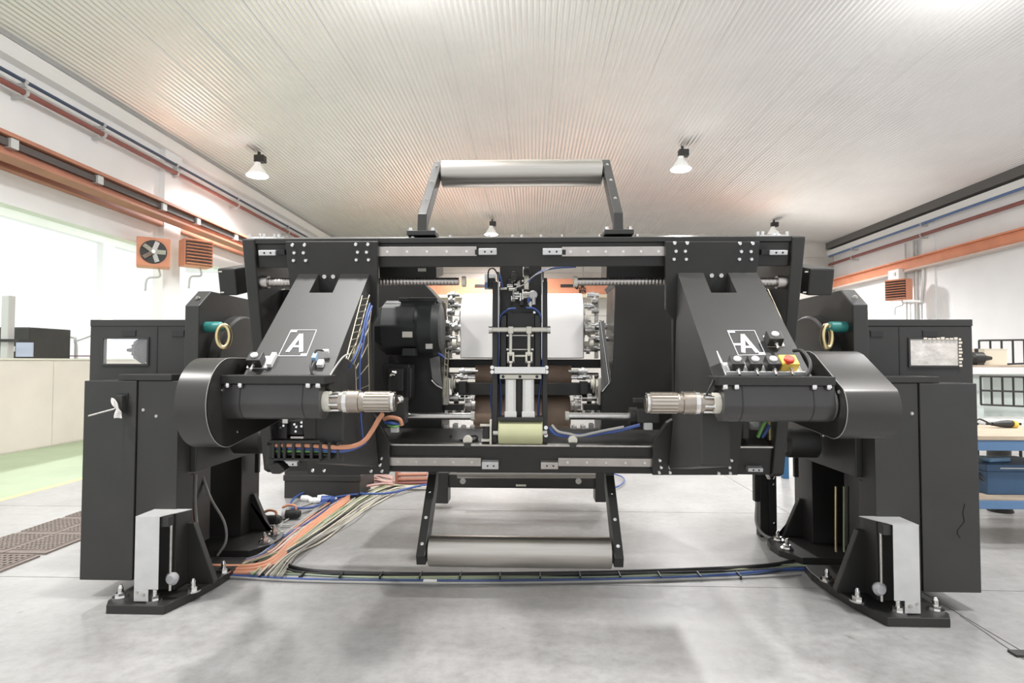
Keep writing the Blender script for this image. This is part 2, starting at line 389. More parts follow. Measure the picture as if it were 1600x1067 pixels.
def heater(c, face, lab, mode, s=.62):
    """orange wall heater; face = unit vector of its front"""
    c=Vector(c); n=Vector(face).normalized(); r=Vector((-n.y,n.x,0)); u=Vector((0,0,1))
    t=thing('wall_heater',lab,'heater',c-u*s/2)
    B().obox(c,r*s/2,n*.2,u*s/2).build('housing',ORANGE,t,.02)
    f=c+n*.2
    if mode=='louvre':
        for k in range(8):
            z=-.42+.12*k
            B().obox(f+u*(z*s)+n*.025,r*s*.45,n*.035+u*.012,u*.008).build('slat',ORANGE,t)
        B().obox(f+n*.003,r*s*.46,n*.003,u*s*.46).build('grille_back',BLK2,t)
    else:
        B().lathe(f,n,[(0,s*.40),(.03,s*.40)],28).build('fan_ring',BLK2,t)
        for k in range(5):
            a=2*PI*k/5; d=r*math.cos(a)+u*math.sin(a); q=r*-math.sin(a)+u*math.cos(a)
            B().obox(f+n*.05+d*s*.2,d*s*.16,q*s*.07+n*.02,n*.006).build('fan_blade',STEEL,t)
        B().lathe(f+n*.03,n,[(0,s*.08),(.05,s*.06)],16).build('fan_hub',STEEL,t)
    B().obox(c-n*.3-u*.05,r*.05,n*.13,u*.04).build('wall_bracket',GREYBOX,t)
    B().tube([c-u*s/2+r*.1,c-u*(s/2+.18)+r*.12,c-u*(s/2+.24)-r*.1,c-u*(s/2+.5)-r*.14],.02,6).build('feed_pipe',GREYBOX,t)
p=onX(240,396,-8.05); heater(p,(.55,-.85,0),'orange wall heater with an open fan front in the glare on the left','fan')
p=onX(306,397,-7.75); heater(p,(.75,-.65,0),'orange wall heater with pale louvres on the left pillar','louvre')
p=onX(1404,453,12.8); heater(p,(-.85,-.53,0),'orange louvred wall heater beside the conduits on the right wall','louvre',.72)
p=onX(1400,430,13.2); t=thing('switch_box','white electrical box above the right heater','box',p-Vector((0,0,.2)))
B().obox(p,Vector((.1,0,0)),Vector((0,.32,0)),Vector((0,0,.2))).build('housing',WHITEP,t,.02); B().obox(p+Vector((-.1,-.1,.02)),Vector((.02,0,0)),Vector((0,.06,0)),Vector((0,0,.06))).build('cover_plate',GREYBOX,t)
def conduit(lab, pts, r, m): return tag(B().tube(pts,r,8,1).build('conduit',m),lab,'conduit',None)
for (px,lab) in ((1415,'grey conduit left of the other two on the right wall'),(1428,'thin middle conduit on the right wall'),(1432,'thick grey conduit down the right pillar')):
    p=onX(px,400,13.5); conduit(lab,[(p.x,p.y,0.4),(p.x,p.y,5.75)],.03 if px!=1432 else .045,GREYBOX)
q=[onX(px,py,13.5) for px,py in ((1406,486-16),(1440,486-16+1),(1443,426),(1442,418))]
conduit('white conduit looping right of the heater on the right wall',q,.05,WHITEP)
# exit sign
p=onY(1455,481,21.5); t=thing('exit_sign','green and white emergency exit sign hung by wires near the right wall','sign',p-Vector((0,0,.28)))
xv=Vector((1,0,0)); yv=Vector((0,1,0)); zv=Vector((0,0,1))
B().obox(p,xv*.24,yv*.02,zv*.20).build('sign_plate',WHITEP,t)
B().obox(p-yv*.024+zv*.145,xv*.20,yv*.006,zv*.04).build('sign_band',SIGNG,t)
B().obox(p-yv*.024-zv*.09,xv*.20,yv*.006,zv*.045).build('sign_band',SIGNG,t)
mb=B(); mb.obox(p-yv*.025+zv*.04,xv*.05,yv*.006,zv*.075)     # running figure and arrow
mb.obox(p-yv*.025+zv*.02+xv*.09,xv*.05+zv*.03,yv*.006,zv*.02-xv*.012).obox(p-yv*.025-zv*.02-xv*.07,xv*.04-zv*.03,yv*.006,zv*.02)
mb.build('running_figure',SIGNG,t)
for k in (-1,1): B().cyl(p+xv*.27*k-zv*.32,p+xv*.27*k+zv*1.4,.010,6).build('hanging_wire',GREYBOX,t)
B().obox(p-zv*.21,xv*.28,yv*.008,zv*.008).build('lower_rail',GREYBOX,t)
B().cyl(p+xv*-.27+zv*1.4,Vector((XR-.02,p.y,p.z+1.4)),.02,8).build('wall_arm',GREYBOX,t)
# things behind the partition on the left
p=onY(0,535,11.0); q=onY(46,563,11.0)
t=thing('dark_machine_cabinet','dark machine cabinet behind the cream partition at far left','cabinet',(q.x-.6,11,0))
B().box(p.x-.6,q.x,11,12,0,onY(0,511,11).z).build('housing',BLK2,t,.02)
c=onY(35,545,10.98); B().box(c.x-.12,c.x+.2,10.97,11.0,c.z-.15,c.z+.12).build('screen',mat('pale_screen',(.5,.55,.7),.3),t)
c=onY(19,545,10.98); B().box(c.x-.05,c.x+.05,10.98,11.0,c.z-.05,c.z+.05).build('label_plate',WHITEP,t)
t=thing('grey_post','grey upright post standing over the dark cabinet','post',(onY(12,520,10.6).x,10.6,0))
c=onY(12,520,10.6); B().box(c.x-.07,c.x+.07,10.53,10.67,0,onY(12,462,10.6).z).build('post_shaft',GREYBOX,t,.01)
B().box(c.x-.3,c.x+.3,10.5,10.7,onY(12,534,10.6).z,onY(12,530,10.6).z).build('cross_arm',BLK2,t)
a=onY(86,556,12); b=onY(128,556,12)
t=thing('red_tube_stand','low red tube stand behind the cream partition','stand',(a.x,12,0))
B().tube([(a.x,12,0),(a.x,12,a.z),(b.x+.2,12,a.z),(b.x+.2,12,0)],.03,8,1).build('tube_frame',RED,t)
B().tube([(a.x+.35,12.1,0),(a.x+.35,12.1,a.z+.3),(b.x+.1,12.1,a.z+.42)],.02,8,1).build('grey_rod',GREYBOX,t)
t=thing('bent_pipe','thin grey bent pipe in the glare behind the partition','pipe',onY(47,520,12.4))
B().tube([onY(47,518,12.4),onY(55,524,12.4),onY(110,526,12.4),onY(118,535,12.4),onY(119,563,12.4),Vector((onY(119,563,12.4).x,12.4,.02))],.03,8).build('pipe_length',GREYBOX,t)

# rubber mats, ribbed with holes: a frame of bars
def floor_mat(x0,x1,y0,y1,lab,nx,ny,z=0.0):
    t=thing('floor_mat',lab,'mat',((x0+x1)/2,(y0+y1)/2,z),'rubber mats left of the machine')
    mb=B(); bx=(x1-x0)/nx*.42; 
    for i in range(nx+1): x=x0+(x1-x0)*i/nx; mb.box(x-bx/2,x+bx/2,y0,y1,z,z+.016)
    by=(y1-y0)/ny*.42
    for j in range(ny+1): y=y0+(y1-y0)*j/ny; mb.box(x0,x1,y-by/2,y+by/2,z,z+.017)
    o=mb.build('mat_lattice',MATR,t); o['kind']='stuff'
    B().box(x0,x1,y0-.08,y0-.0,z,z+.012).build('mat_edge',MATR,t); B().box(x1,x1+.05,y0-.08,y1,z,z+.012).build('mat_edge',MATR,t)
    B().box(x0,x1,y0,y1,z,z+.003).build('mat_base',mat('dark_mat_base',(.10,.085,.08),.8),t)
floor_mat(-4.45,-3.72,3.85,4.47,'wide brown rubber grid mat nearest the camera, left of the black cabinet',16,12)
MN=('nearest','second','third','farthest')
for k in range(4):
    y0=4.60+k*.49
    floor_mat(-4.36,-4.06,y0,y0+.40,MN[k]+' small rubber mat in the row along the bare concrete aisle',8,9)
    floor_mat(-4.00,-3.72,y0,y0+.40,MN[k]+' small rubber mat in the row beside the black left cabinet',8,9)

# ------------------------------------------------------------------ machine stands, cabinets (right measured, left mirrored)
def mir(s): 
    def M(p): p=Vector(p); return Vector((p.x*s,p.y,p.z))
    return M
def bolt(mb, p, axis, r=.012, h=.012, n=6):
    return mb.mark().lathe(p, axis, [(0,r*1.45),(h*.25,r*1.45)],10,False).lathe(Vector(p)+Vector(axis).normalized()*h*.25, axis, [(0,r),(h,r)], n, False)
SIDE={1:'right',-1:'left'}
XC0=onY(1440,760,3.70).x; XC1=onY(1530,760,3.70).x      # lower door
XK0=onY(1368,760,3.71).x                                 # column cover inner edge
XH1=onY(1358,560,3.86).x       # pivot head
for s in (1,-1):
    M=mir(s); sd=SIDE[s]
    def bx(mb,x0,x1,y0,y1,z0,z1): return mb.box(x0*s,x1*s,y0,y1,z0,z1)
    # ---- stand
    t=thing('machine_stand','black %s machine stand on bolted base plates carrying the turret frame'%sd,'stand',(2.3*s,4.4,0))
    P=[onZ(1388,980,.0),onZ(1489,980,.0),onZ(1491,957,.03),onZ(1452,934,.03)]
    xo=2.48
    poly=[M((P[0].x,3.49,0)),M((2.44,3.49,0)),M((xo,3.56,0)),M((xo,4.36,0)),M((2.02,4.36,0)),M((1.995,4.2,0)),M((2.0,3.95,0)),M((2.03,3.72,0))]
    B().prism(poly,(0,0,.052)).build('base_plate',BLK,t,.004)
    poly=[M((2.08,4.52,0)),M((2.72,4.52,0)),M((2.72,5.3,0)),M((2.4,5.3,0)),M((2.12,5.12,0)),M((2.0,4.98,0)),M((1.97,4.85,0)),M((1.98,4.70,0))]
    B().prism(poly,(0,0,.05)).build('base_plate',BLK,t,.004)
    # column of the front and of the rear
    z1=onY(1350,470,3.7).z
    bx(B(),2.163,XK0+.01,3.74,3.90,.052,.75).build('front_column',BLK,t,.004)
    bx(B(),2.32,2.6,4.88,5.2,.05,1.6).build('rear_column',BLK,t,.004)
    bx(B(),2.60,2.64,4.52,4.95,.05,1.6).build('inner_panel',BLK,t)
    bx(B(),2.168,2.215,3.727,3.74,.30,.75).build('edge_strip',BLKG,t,.002)
    bx(B(),2.235,2.27,5.0,5.03,.55,.95).build('edge_strip',BLKG,t,.002)
    mb=B()
    for z in (.18,.45,.72): bolt(mb,M((2.19,3.727 if z>.3 else 3.74,z)),(0,-1,0),.008,.006)
    mb.build('screw',STEEL,t)
    # gussets
    g=[(onY(px,py,3.84)) for px,py in ((1357,945),(1308,935),(1307,922),(1341,829),(1357,829))]
    g[0].z=g[1].z=.052
    B().prism([M((max(p.x,0),3.84,p.z)) for p in g],(0,.05,0)).build('gusset',BLK,t,.004)
    g=[(onY(px,py,5.05)) for px,py in ((1266,856),(1219,856),(1219,850),(1249,780),(1266,780))]
    g[0].z=g[1].z=.05
    B().prism([M((p.x,5.05,p.z)) for p in g],(0,.05,0)).build('gusset',BLK,t,.004)
    # pivot head: box with a chamfered front top
    za,zb,zc0=onY(1355,476,3.86).z,onY(1336,453,4.01).z,onY(1345,746,3.86).z
    prof=[(3.86,zc0),(3.86,za),(4.01,zb),(4.85,zb-.0),(5.1,za),(5.1,zc0+.1),(4.9,zc0)]
    XH=2.125
    B().prism([(XH*s,y,z) for y,z in prof],((XH1-XH)*s,0,0)).build('pivot_head',BLK2,t,.006)
    mb=B(); bolt(mb,M(((XH+XH1)/2,3.925,za+.055)),(0,-.63,.78),.012,.008); bolt(mb,M((XH1-.03,3.86,1.36)),(0,-1,0),.012,.008); mb.build('screw',STEEL,t)
    bx(B(),XH+.01,XH1-.0,3.855,3.86,1.395,1.40).build('seam_line',CBLK,t)
    # turret bearing disc on the inner side and lower pinion
    B().lathe(M((XH+.0,4.38,1.42)),(-s,0,0),[(0,.41),(.06,.41),(.075,.395)],48).build('bearing_disc',BLK,t)
    pc=onX(1248,697,1.9); B().lathe((1.72*s if False else M((1.98,pc.y,pc.z)).x,4.3,onY(1248,697,4.15).z),(-s,0,0),[(-.1,.10),(.1,.10),(.13,.085)],28).build('drive_pinion',BLK,t)
    # lifting eye
    c=M(onY(1280,525,3.95)); c.x=(XH-.02)*s
    B().lathe(c+Vector((.02*s,0,.06)),(-s,0,0),[(0,.035),(.10,.035),(.13,.02)],14).build('eye_bolt',TEAL,t)
    ring=[c+Vector((-.11*s+math.sin(a)*.036,-.02+math.sin(a)*.015,math.cos(a)*.075-.005)) for a in [2*PI*k/20 for k in range(21)]]
    o=B().tube(ring,.016,8,1).build('lifting_ring',BRASS,t); o['label']='yellow zinc lifting ring'
    # anchor bolts
    for (x,y) in ((2.43,3.60),(2.20,3.57),(2.05,3.72),(2.03,4.05),(2.30,4.30),(2.05,4.72),(2.07,4.94)):
        p=M((x,y,.052))
        mb=B(); mb.lathe(p,(0,0,1),[(0,.046),(.010,.046)],18,False).lathe(p+Vector((0,0,.008)),(0,0,1),[(0,.030),(.024,.030)],6,False).lathe(p+Vector((0,0,.03)),(0,0,1),[(0,.016),(.03,.015),(.05,.007)],12)
        mb.build('anchor_bolt',CHROME,t)
    # ---- side cabinet
    t=thing('side_cabinet','black %s side cabinet with a small viewing window above a lower door'%sd,'cabinet',(2.5*s,4.0,.06))
    zt=onY(1519,499,4.05).z; zl=onY(1500,599,3.70).z
    xo1=onY(1520,560,4.05).x; HX=XH1+.003
    w0,w1=onY(1421,530,4.05),onY(1497,571,4.05)
    if s>0:
        bx(B(),HX,xo1,4.05,4.9,zl-.02,zt-.045).build('hood',BLK2,t,.005)
    else:      # hollow hood: one looks in through the window and out of the open back
        mb=B(); bx(mb,HX,w0.x,4.05,4.08,zl-.02,zt-.045); bx(mb,w1.x,xo1,4.05,4.08,zl-.02,zt-.045); bx(mb,w0.x,w1.x,4.05,4.08,w0.z,zt-.045); bx(mb,w0.x,w1.x,4.05,4.08,zl-.02,w1.z)
        bx(mb,HX,HX+.02,4.08,4.5,zl-.02,zt-.045); bx(mb,HX+.02,xo1-.02,4.08,4.5,zl-.02,zl); bx(mb,HX+.02,xo1-.02,4.08,4.5,zt-.06,zt-.045)
        mb.build('hood',BLK2,t)
        c=onY(222,547,4.3); sp=B().lathe(c+Vector((-.05,0,0)),(1,0,0),[(-.06,.01),(0,.02),(.01,.06),(.05,.09),(.12,.095)],20).build('inner_spool',mat('spool_brown',(.10,.075,.06),.5),t)
        for k in range(12):
            a=2*PI*k/12; B().cyl(c+Vector((-.04,.06*math.cos(a),.06*math.sin(a))),c+Vector((.04,.11*math.cos(a),.11*math.sin(a))),.007,6).build('spool_pin',CBLK,sp)
    bx(B(),HX,xo1+.002,4.046,4.92 if s>0 else 4.52,zt-.045,zt).build('hood_lid',BLK2,t,.003)
    bx(B(),onY(1394,0,4.05).x,onY(1396,0,4.05).x,4.047,4.052,zl+.03,zt-.05).build('panel_seam',CBLK,t)
    for (a,b) in ((1361,1381),(1443,1466)):
        p0,p1=onY(a,517,4.04),onY(b,526,4.04); bx(B(),p0.x,p1.x,4.044,4.06,p1.z,p0.z).build('grip_slot',CBLK,t)
        bx(B(),p0.x-.004,p1.x+.004,4.046,4.05,p0.z,p0.z+.005).build('slot_lip',BLKG,t)
    p0,p1=onY(1421,530,4.05),onY(1497,571,4.05)
    fr_=B(); 
    for (a,b,c,d) in ((p0.x-.012,p1.x+.012,p0.z,p0.z+.012),(p0.x-.012,p1.x+.012,p1.z-.012,p1.z),(p0.x-.012,p0.x,p1.z,p0.z),(p1.x,p1.x+.012,p1.z,p0.z)): bx(fr_,a,b,4.040,4.05,c,d)
    wfo=fr_.build('window_frame',BLKG,t)
    if s>0:
        g=bx(B(),p0.x,p1.x,4.044,4.049,p1.z,p0.z).build('window_pane',mat('protective_film',(.70,.66,.61),.35,0,.18,14,.5,30),t); g['label']='window covered in wrinkled pale protective film'
        mb=B()
        for k in range(9): z=p1.z+(p0.z-p1.z)*k/8; w=.012+.014*random.random(); mb.mark(); bx(mb,p1.x-.002,p1.x+w,4.034,4.038,z-.008,z+.006)
        for k in range(8): x=p0.x+(p1.x-p0.x)*(.3+.09*k); mb.mark(); bx(mb,x-.01,x+.012,4.034,4.038,p0.z-.002,p0.z+.006+.01*random.random())
        mb.build('torn_film_edge',mat('film_edge',(.75,.68,.58),.4),t)
    else:
        g=bx(B(),p0.x,p1.x,4.044,4.049,p1.z,p0.z).build('window_pane',GLASS,t); g['label']='clear viewing window with a dark spool behind it'
    bx(B(),XC0,XC1,3.70,4.6,onY(1500,926,3.70).z,zl).build('lower_door',BLKG,t,.004)
    bx(B(),XK0,XC0-.004,3.71,3.85,.06,zl-.0).build('column_cover',BLK2,t,.004)
    pa,pb=onY(1375,588,3.72),onY(1466,600,3.72); bx(B(),pa.x,pb.x,3.705,4.04,zl+.002,pa.z).build('ledge',BLK,t,.004)
    mb=B()
    for (px,py) in ((1403,656),(1425,646)): bolt(mb,M(onY(px,py,3.71)),(0,-1,0),.007,.006)
    mb.build('screw',STEEL,t)
    if s<0:
        p0,p1=onY(184,614,3.695),onY(199,646,3.695)
        B().box(p0.x,p1.x,3.694,3.702,p1.z,p0.z).build('handle_recess',CBLK,t)
        B().box(p0.x+.012,p1.x-.012,3.66,3.70,p1.z+.012,p0.z-.012).build('handle',BLK,t,.006)
    else:
        # scratch-like dark weld mark on the door
        q=[onY(px,py,3.698) for px,py in ((1508,787),(1505,802),(1507,815),(1500,824),(1496,832),(1501,840))]
        B().tube(q,.0025,5,3).build('scratch_mark',CBLK,t)
    # ---- guard box on the front base plate
    t=thing('guard_box','silver sheet metal guard box on the %s front base plate'%sd,'box',(2.22*s,3.55,.052))
    X0,X1=onY(1396.5,900,3.53).x,onY(1437.5,900,3.53).x; zT=onY(1417,821,3.53).z
    bx(B(),X0,X1,3.53,3.534,.13,zT).build('front_plate',GALV,t,.002)
    bx(B(),X0+.06,X1,3.53,3.534,.06,.13).build('foot_tab',GALV,t,.001)
    bx(B(),X1-.004,X1,3.534,3.70,.08,zT-.002).build('outer_plate',GALV,t)
    B().prism([M((X0,3.53,zT)),M((X1,3.53,zT)),M((X1,3.72,zT)),M((X0-.09,3.72,zT)),],(0,0,.004)).build('lid',GALV,t)
    bx(B(),X0-.045,X0-.0,3.545,3.6,zT-.06,zT-.004).build('inner_bracket',BLK2,t)
    B().cyl(M((X0-.03,3.6,.10)),M((X0-.03,3.6,zT-.03)),.008,10).build('vertical_rod',STEEL,t)
    B().lathe(M((X0-.04,3.62,.17)),(0,-1,0),[(0,.035),(.02,.04),(.04,.025)],18).build('float_wheel',mat('clear_plastic_%s'%sd,(.45,.45,.46),.15),t)
    mb=B(); bolt(mb,M((X0+.09,3.53,.10)),(0,-1,0),.009,.008); bolt(mb,M((X1-.02,3.53,.115)),(0,-1,0),.007,.007); mb.build('screw',STEEL,t)

# rod and rag on the left cabinet door
t=thing('hung_rod','thin steel rod pushed through the handle of the left cabinet door','rod',onY(160,643,3.62))
B().cyl(onY(138,650,3.56),onY(186,637,3.68),.006,8).build('rod_shaft',STEEL,t)
a=onY(183,636,3.64); random.seed(3)
mb=B(); rows=[]
for i in range(7):
    z=a.z+.055-.11*i/6*1.15; w=(.012,.030,.034,.012,.030,.034,.040)[i]; ox=(-.028,-.016,-.004,.004,.004,-.002,.008)[i]
    rows.append([Vector((a.x+ox+w*(k/3-.5)*1.3,3.64-.014*math.sin(k*2.1+i),z+.006*math.sin(k*1.7+i*2))) for k in range(4)])
vs=[p for r in rows for p in r]; fs=[(4*i+k,4*i+k+1,4*i+k+5,4*i+k+4) for i in range(6) for k in range(3)]
mb.add(vs,fs,True); o=mb.build('rag',mat('rag_cloth',(.72,.70,.66),.8)); tag(o,'crumpled white rag tied to the left cabinet handle','rag')
so=o.modifiers.new('thick','SOLIDIFY'); so.thickness=.006; ss=o.modifiers.new('sub','SUBSURF'); ss.levels=2; ss.render_levels=2

# ------------------------------------------------------------------ turret frame
t=TF=thing('turret_frame','black turret frame of two beams and end plates swivelling between the stands','frame',(0,4.4,.75))
xl,vt=fr(381,372); xr,_=fr(1256,368); XE=(xr-xl)/2; XO=(xr+xl)/2*0
xi=XE-.075
_,v1=fr(817,371); _,v0=fr(817,417); _,v2=fr(817,694,0); _,v3=fr(817,739,0)
B().fbox(-xi,xi,v0,v1-.03,-.30,0).build('top_beam',BLK,t,.006)
B().fbox(-xi,xi,v1-.03,v1,-.30,.015).build('top_beam_flange',BLKG,t,.003)
B().fbox(-xi,xi,v3,v2,-.30,0).build('bottom_beam',BLK,t,.006)
B().fbox(-xi,xi,v2-.012,v2+.0,-.02,.012).build('beam_edge_strip',STEEL,t,.002)
for s in (1,-1):
    pts=[(v1+.0,.03),(v1,-.55),(v1-.25,-.8),(v3+.3,-.8),(v3+.0,-.5),(v3-.02,-.02),(v3+.02,.03)]
    B().prism([F(s*xi,v,w) for v,w in pts],(.075*s,0,0)).build('end_plate',BLK2,t,.008)
    # end bracket foot at the bottom corner
    xa,va=fr(1190,740); 
# linear guide rails with their screws and carriages (px of both sides averaged)
def rail(pxa,pya,pxb,pyb,name='guide_rail'):
    xa,va=fr(pxa,pya,.02); xb,vb=fr(pxb,pyb,.02)
    r=B().fbox(xa,xb,va,vb,0,.028).build(name,RAIL,t,.003)
    n=max(2,int(abs(xb-xa)/.105))
    mb=B()
    for k in range(n): 
        x=xa+(xb-xa)*(k+.5)/n; mb.mark().lathe(F(x,(va+vb)/2,.027),FN,[(0,.008),(.003,.008)],8,False)
    mb.build('rail_screw',CHROME,r)
rail(590,385.5,745,400); rail(878,385.5,1042,400); rail(608,714,752,728); rail(872,715,1022,729)
def block(pxa,pya,pxb,pyb,m=GALV,holes=True):
    xa,va=fr(pxa,pya,.03); xb,vb=fr(pxb,pyb,.03)
    b=B().fbox(xa,xb,va,vb,0,.045).build('stop_block',m,t,.003)
    if holes:
        mb=B()
        for f in (.35,.72): mb.mark().lathe(F(xa+(xb-xa)*f,(va+vb)/2,.045),FN,[(0,.006),(.0015,.006)],10,False)
        mb.build('block_hole',CBLK,b)
block(748,388,776,398); block(848,388,878,398); block(405,391,432,399); block(1202,391,1229,398)
block(753,721,779,732); block(845,721,872,732,RAIL); block(441,721,466,727); block(1168,730,1191,736)
for (a,b) in ((432,445),(1190,1202),(742,748),(878,884)):
    xa,va=fr(a,390,.03); xb,vb=fr(b,398,.03); B().fbox(xa,xb,va,vb,0,.03).build('buffer',CBLK,t,.002)
# spindles
def spindle(pa,pb,y,r,m,w,name='spindle',thread=True):
    xa,va=fr(pa,y,w); xb,_=fr(pb,y,w); 
    prof=[(0,r),(abs(xb-xa),r)]
    if thread:
        n=int(abs(xb-xa)/.022); prof=[]
        for k in range(n): prof+= [(k*.022,r),(k*.022+.011,r*.93)]
        prof.append((n*.022,r))
    return B().lathe(F(xa,va,w),(1,0,0),prof,20).build(name,m,t)
spindle(590,722,440,.026,RAIL,-.12); spindle(902,1045,440,.026,RAIL,-.12)
spindle(418,470,441,.028,RAIL,-.03); spindle(1170,1216,441,.028,RAIL,-.03)
spindle(400,420,441,.040,RAIL,-.03,'bearing_collar',False); spindle(1213,1236,441,.040,RAIL,-.03,'bearing_collar',False)
spindle(722,728,440,.034,CREAM,-.12,'spindle_cap',False); spindle(896,902,440,.034,CREAM,-.12,'spindle_cap',False)
spindle(628,736,650,.024,STEEL,-.18,'lower_spindle',False); spindle(889,990,650,.024,STEEL,-.18,'lower_spindle',False)
spindle(736,742,650,.032,CREAM,-.18,'spindle_cap',False); spindle(883,889,650,.032,CREAM,-.18,'spindle_cap',False)
spindle(622,632,650,.06,BLK,-.18,'bearing_collar',False); spindle(983,995,650,.06,BLK,-.18,'bearing_collar',False)
# spindle drives outside the end plates
for s,(pa,pb) in ((-1,(354,385)),(1,(1252,1286))):
    xa,va=fr(pa,417,-.12); xb,vb=fr(pb,458,-.12)
    B().fbox(xa,xb,va,vb,-.34,.0).build('spindle_drive',BLK,t,.01)
    xm=xi*s+.075*s
    B().lathe(F(xm,(va+vb)/2,-.13),(s,0,0),[(0,.085),(.03,.085)],24).build('drive_flange',STEEL,t)
    mb=B()
    for vv in (va-.02,vb+.02): mb.mark().fbox(xa+.01*s*-1,xa+.03*s*-1,vv-.004,vv+.004,.0,.003)
    mb.build('drive_label',CREAM,t)
# inner shields of the end bay (rear corner plates with bright edges)
for s in (-1,1):
    q=[(425,457),(418,469),(421,501),(440,515),(475,455),(445,452)]
    P=[fr(px,py,-.32) for px,py in q]
    pp=[F(s*-1*x,v,-.32) if False else F(x if s<0 else -x,v,-.32) for x,v in P]
    B().prism(pp,FN*-.012).build('corner_shield',BLK2,t,.002)
    B().tube([pp[5]+FN*.003,pp[0]+FN*.003,pp[1]+FN*.003,pp[2]+FN*.003],.005,6,1).build('shield_edge',CREAM,t)
mb=B()
for px in (800,815,846,880,762,700,640,1000,940): 
    x,v=fr(px,371,0); bolt(mb,F(x,v1,-.1),FV,.010,.012)
mb.build('top_bolt',CHROME,t)
for (pa,pb) in ((1180,1225),(395,440)):
    mb=B()
    for k in range(5): x,_=fr(pa+(pb-pa)*k/4,371,-.1); bolt(mb,F(x,v1,-.06-.04*(k%2)),FV,.009,.022)
    xa,_=fr(pa,371,-.1); xb,_=fr(pb,371,-.1); mb.fbox(xa,xb,v1,v1+.006,-.14,-.02)
    mb.build('adjusting_bolts' if False else 'adjuster',CHROME,t)
# rear black boxes hung under the top beam
xa,va=fr(592,418,-.3); xb,vb=fr(682,434,-.3); B().fbox(xa,xb,va-.08,va+.05,-.62,-.3).build('cable_box',BLK,t,.004)
xa,va=fr(948,418,-.3); xb,vb=fr(1042,434,-.3); B().fbox(xa,xb,va-.1,va+.05,-.62,-.3).build('cable_box',BLK,t,.004)
xa,va=fr(653,419,-.29); xb,vb=fr(666,424,-.29); B().fbox(xa,xb,vb,va,-.29,-.285).build('white_tag',CREAM,t)

# ------------------------------------------------------------------ winding arms
AZ,AY=1.30,2.90                      # chuck axis
PA=Vector((0,3.64,2.063)); PB=Vector((0,2.92,1.425))
SD=(PB-PA).normalized(); SN=Vector((0,SD.z,-SD.y)); SN=SN if SN.z>0 else -SN
def sl(px,py,h=0.0):
    d=ray(px,py); p0=PA+SN*h; return CAM+d*((p0-CAM).dot(SN)/d.dot(SN))
def hull_profile(c0,r0,c1,r1,n=20):
    """outline in (y,z) of a belt round two circles; c0 in front"""
    d=Vector((c1[0]-c0[0],c1[1]-c0[1])); L=d.length; a=math.atan2(d.y,d.x); b=math.acos((r0-r1)/L)
    pts=[]
    for k in range(n+1):
        t=a+b+(2*PI-2*b)*k/n; pts.append((c0[0]+r0*math.cos(t),c0[1]+r0*math.sin(t)))
    for k in range(n//2+1):
        t=a-b+2*b*k/(n//2); pts.append((c1[0]+r1*math.cos(t),c1[1]+r1*math.sin(t)))
    return pts
ARM={1:dict(X0=.955,X1=1.43,plate=[(1040,377),(1040,484),(1051,499),(1051,655),(1041,661),(1021,688),(1019,742),(1153,742),(1187,377)],
            notch=(1097,1135),nb=457,
            bolts=[(1054,380),(1073.5,380),(1056,392.5),(1070.5,392.5),(1053,405),(1072,405),(1156,380.5),(1176,380.5),(1158,393),(1173,393),(1155,405),(1174,405),(1031,719),(1049,719),(1033,730),(1046.5,730),(1030,738),(1047,738),(1143,719),(1140,730),(1123,739),(1141,739)],
            out=[(1136.7,516.4),(1179,516.4),(1196,554),(1153.7,555)],
            A=[((1160.5,523),(1161.5,550)),((1160.5,523),(1183,550)),((1161,542),(1175,542)),((1147,538),(1160,538))]),
     -1:dict(X0=-.92,X1=-1.36,plate=[(590,377),(590,492),(583,505),(583,648),(590,655),(608,690),(608,741),(481,741),(446,377)],
            notch=(501,535.6),nb=457,
            bolts=[(457,383),(476,383),(460,395),(474.5,395),(459,407),(478,407),(556,382),(575,382),(559,394),(573,394),(557,406),(576,406),(578.6,716),(596,716),(581,726.5),(594,726.5),(580,736),(597,736),(489,735),(507,735)],
            out=[(455,515.5),(494.7,515.5),(478.5,556),(435,556)],
            A=[((470.5,522.5),(470.5,549)),((470,522.5),(449.5,549)),((458,541),(470,541))])}
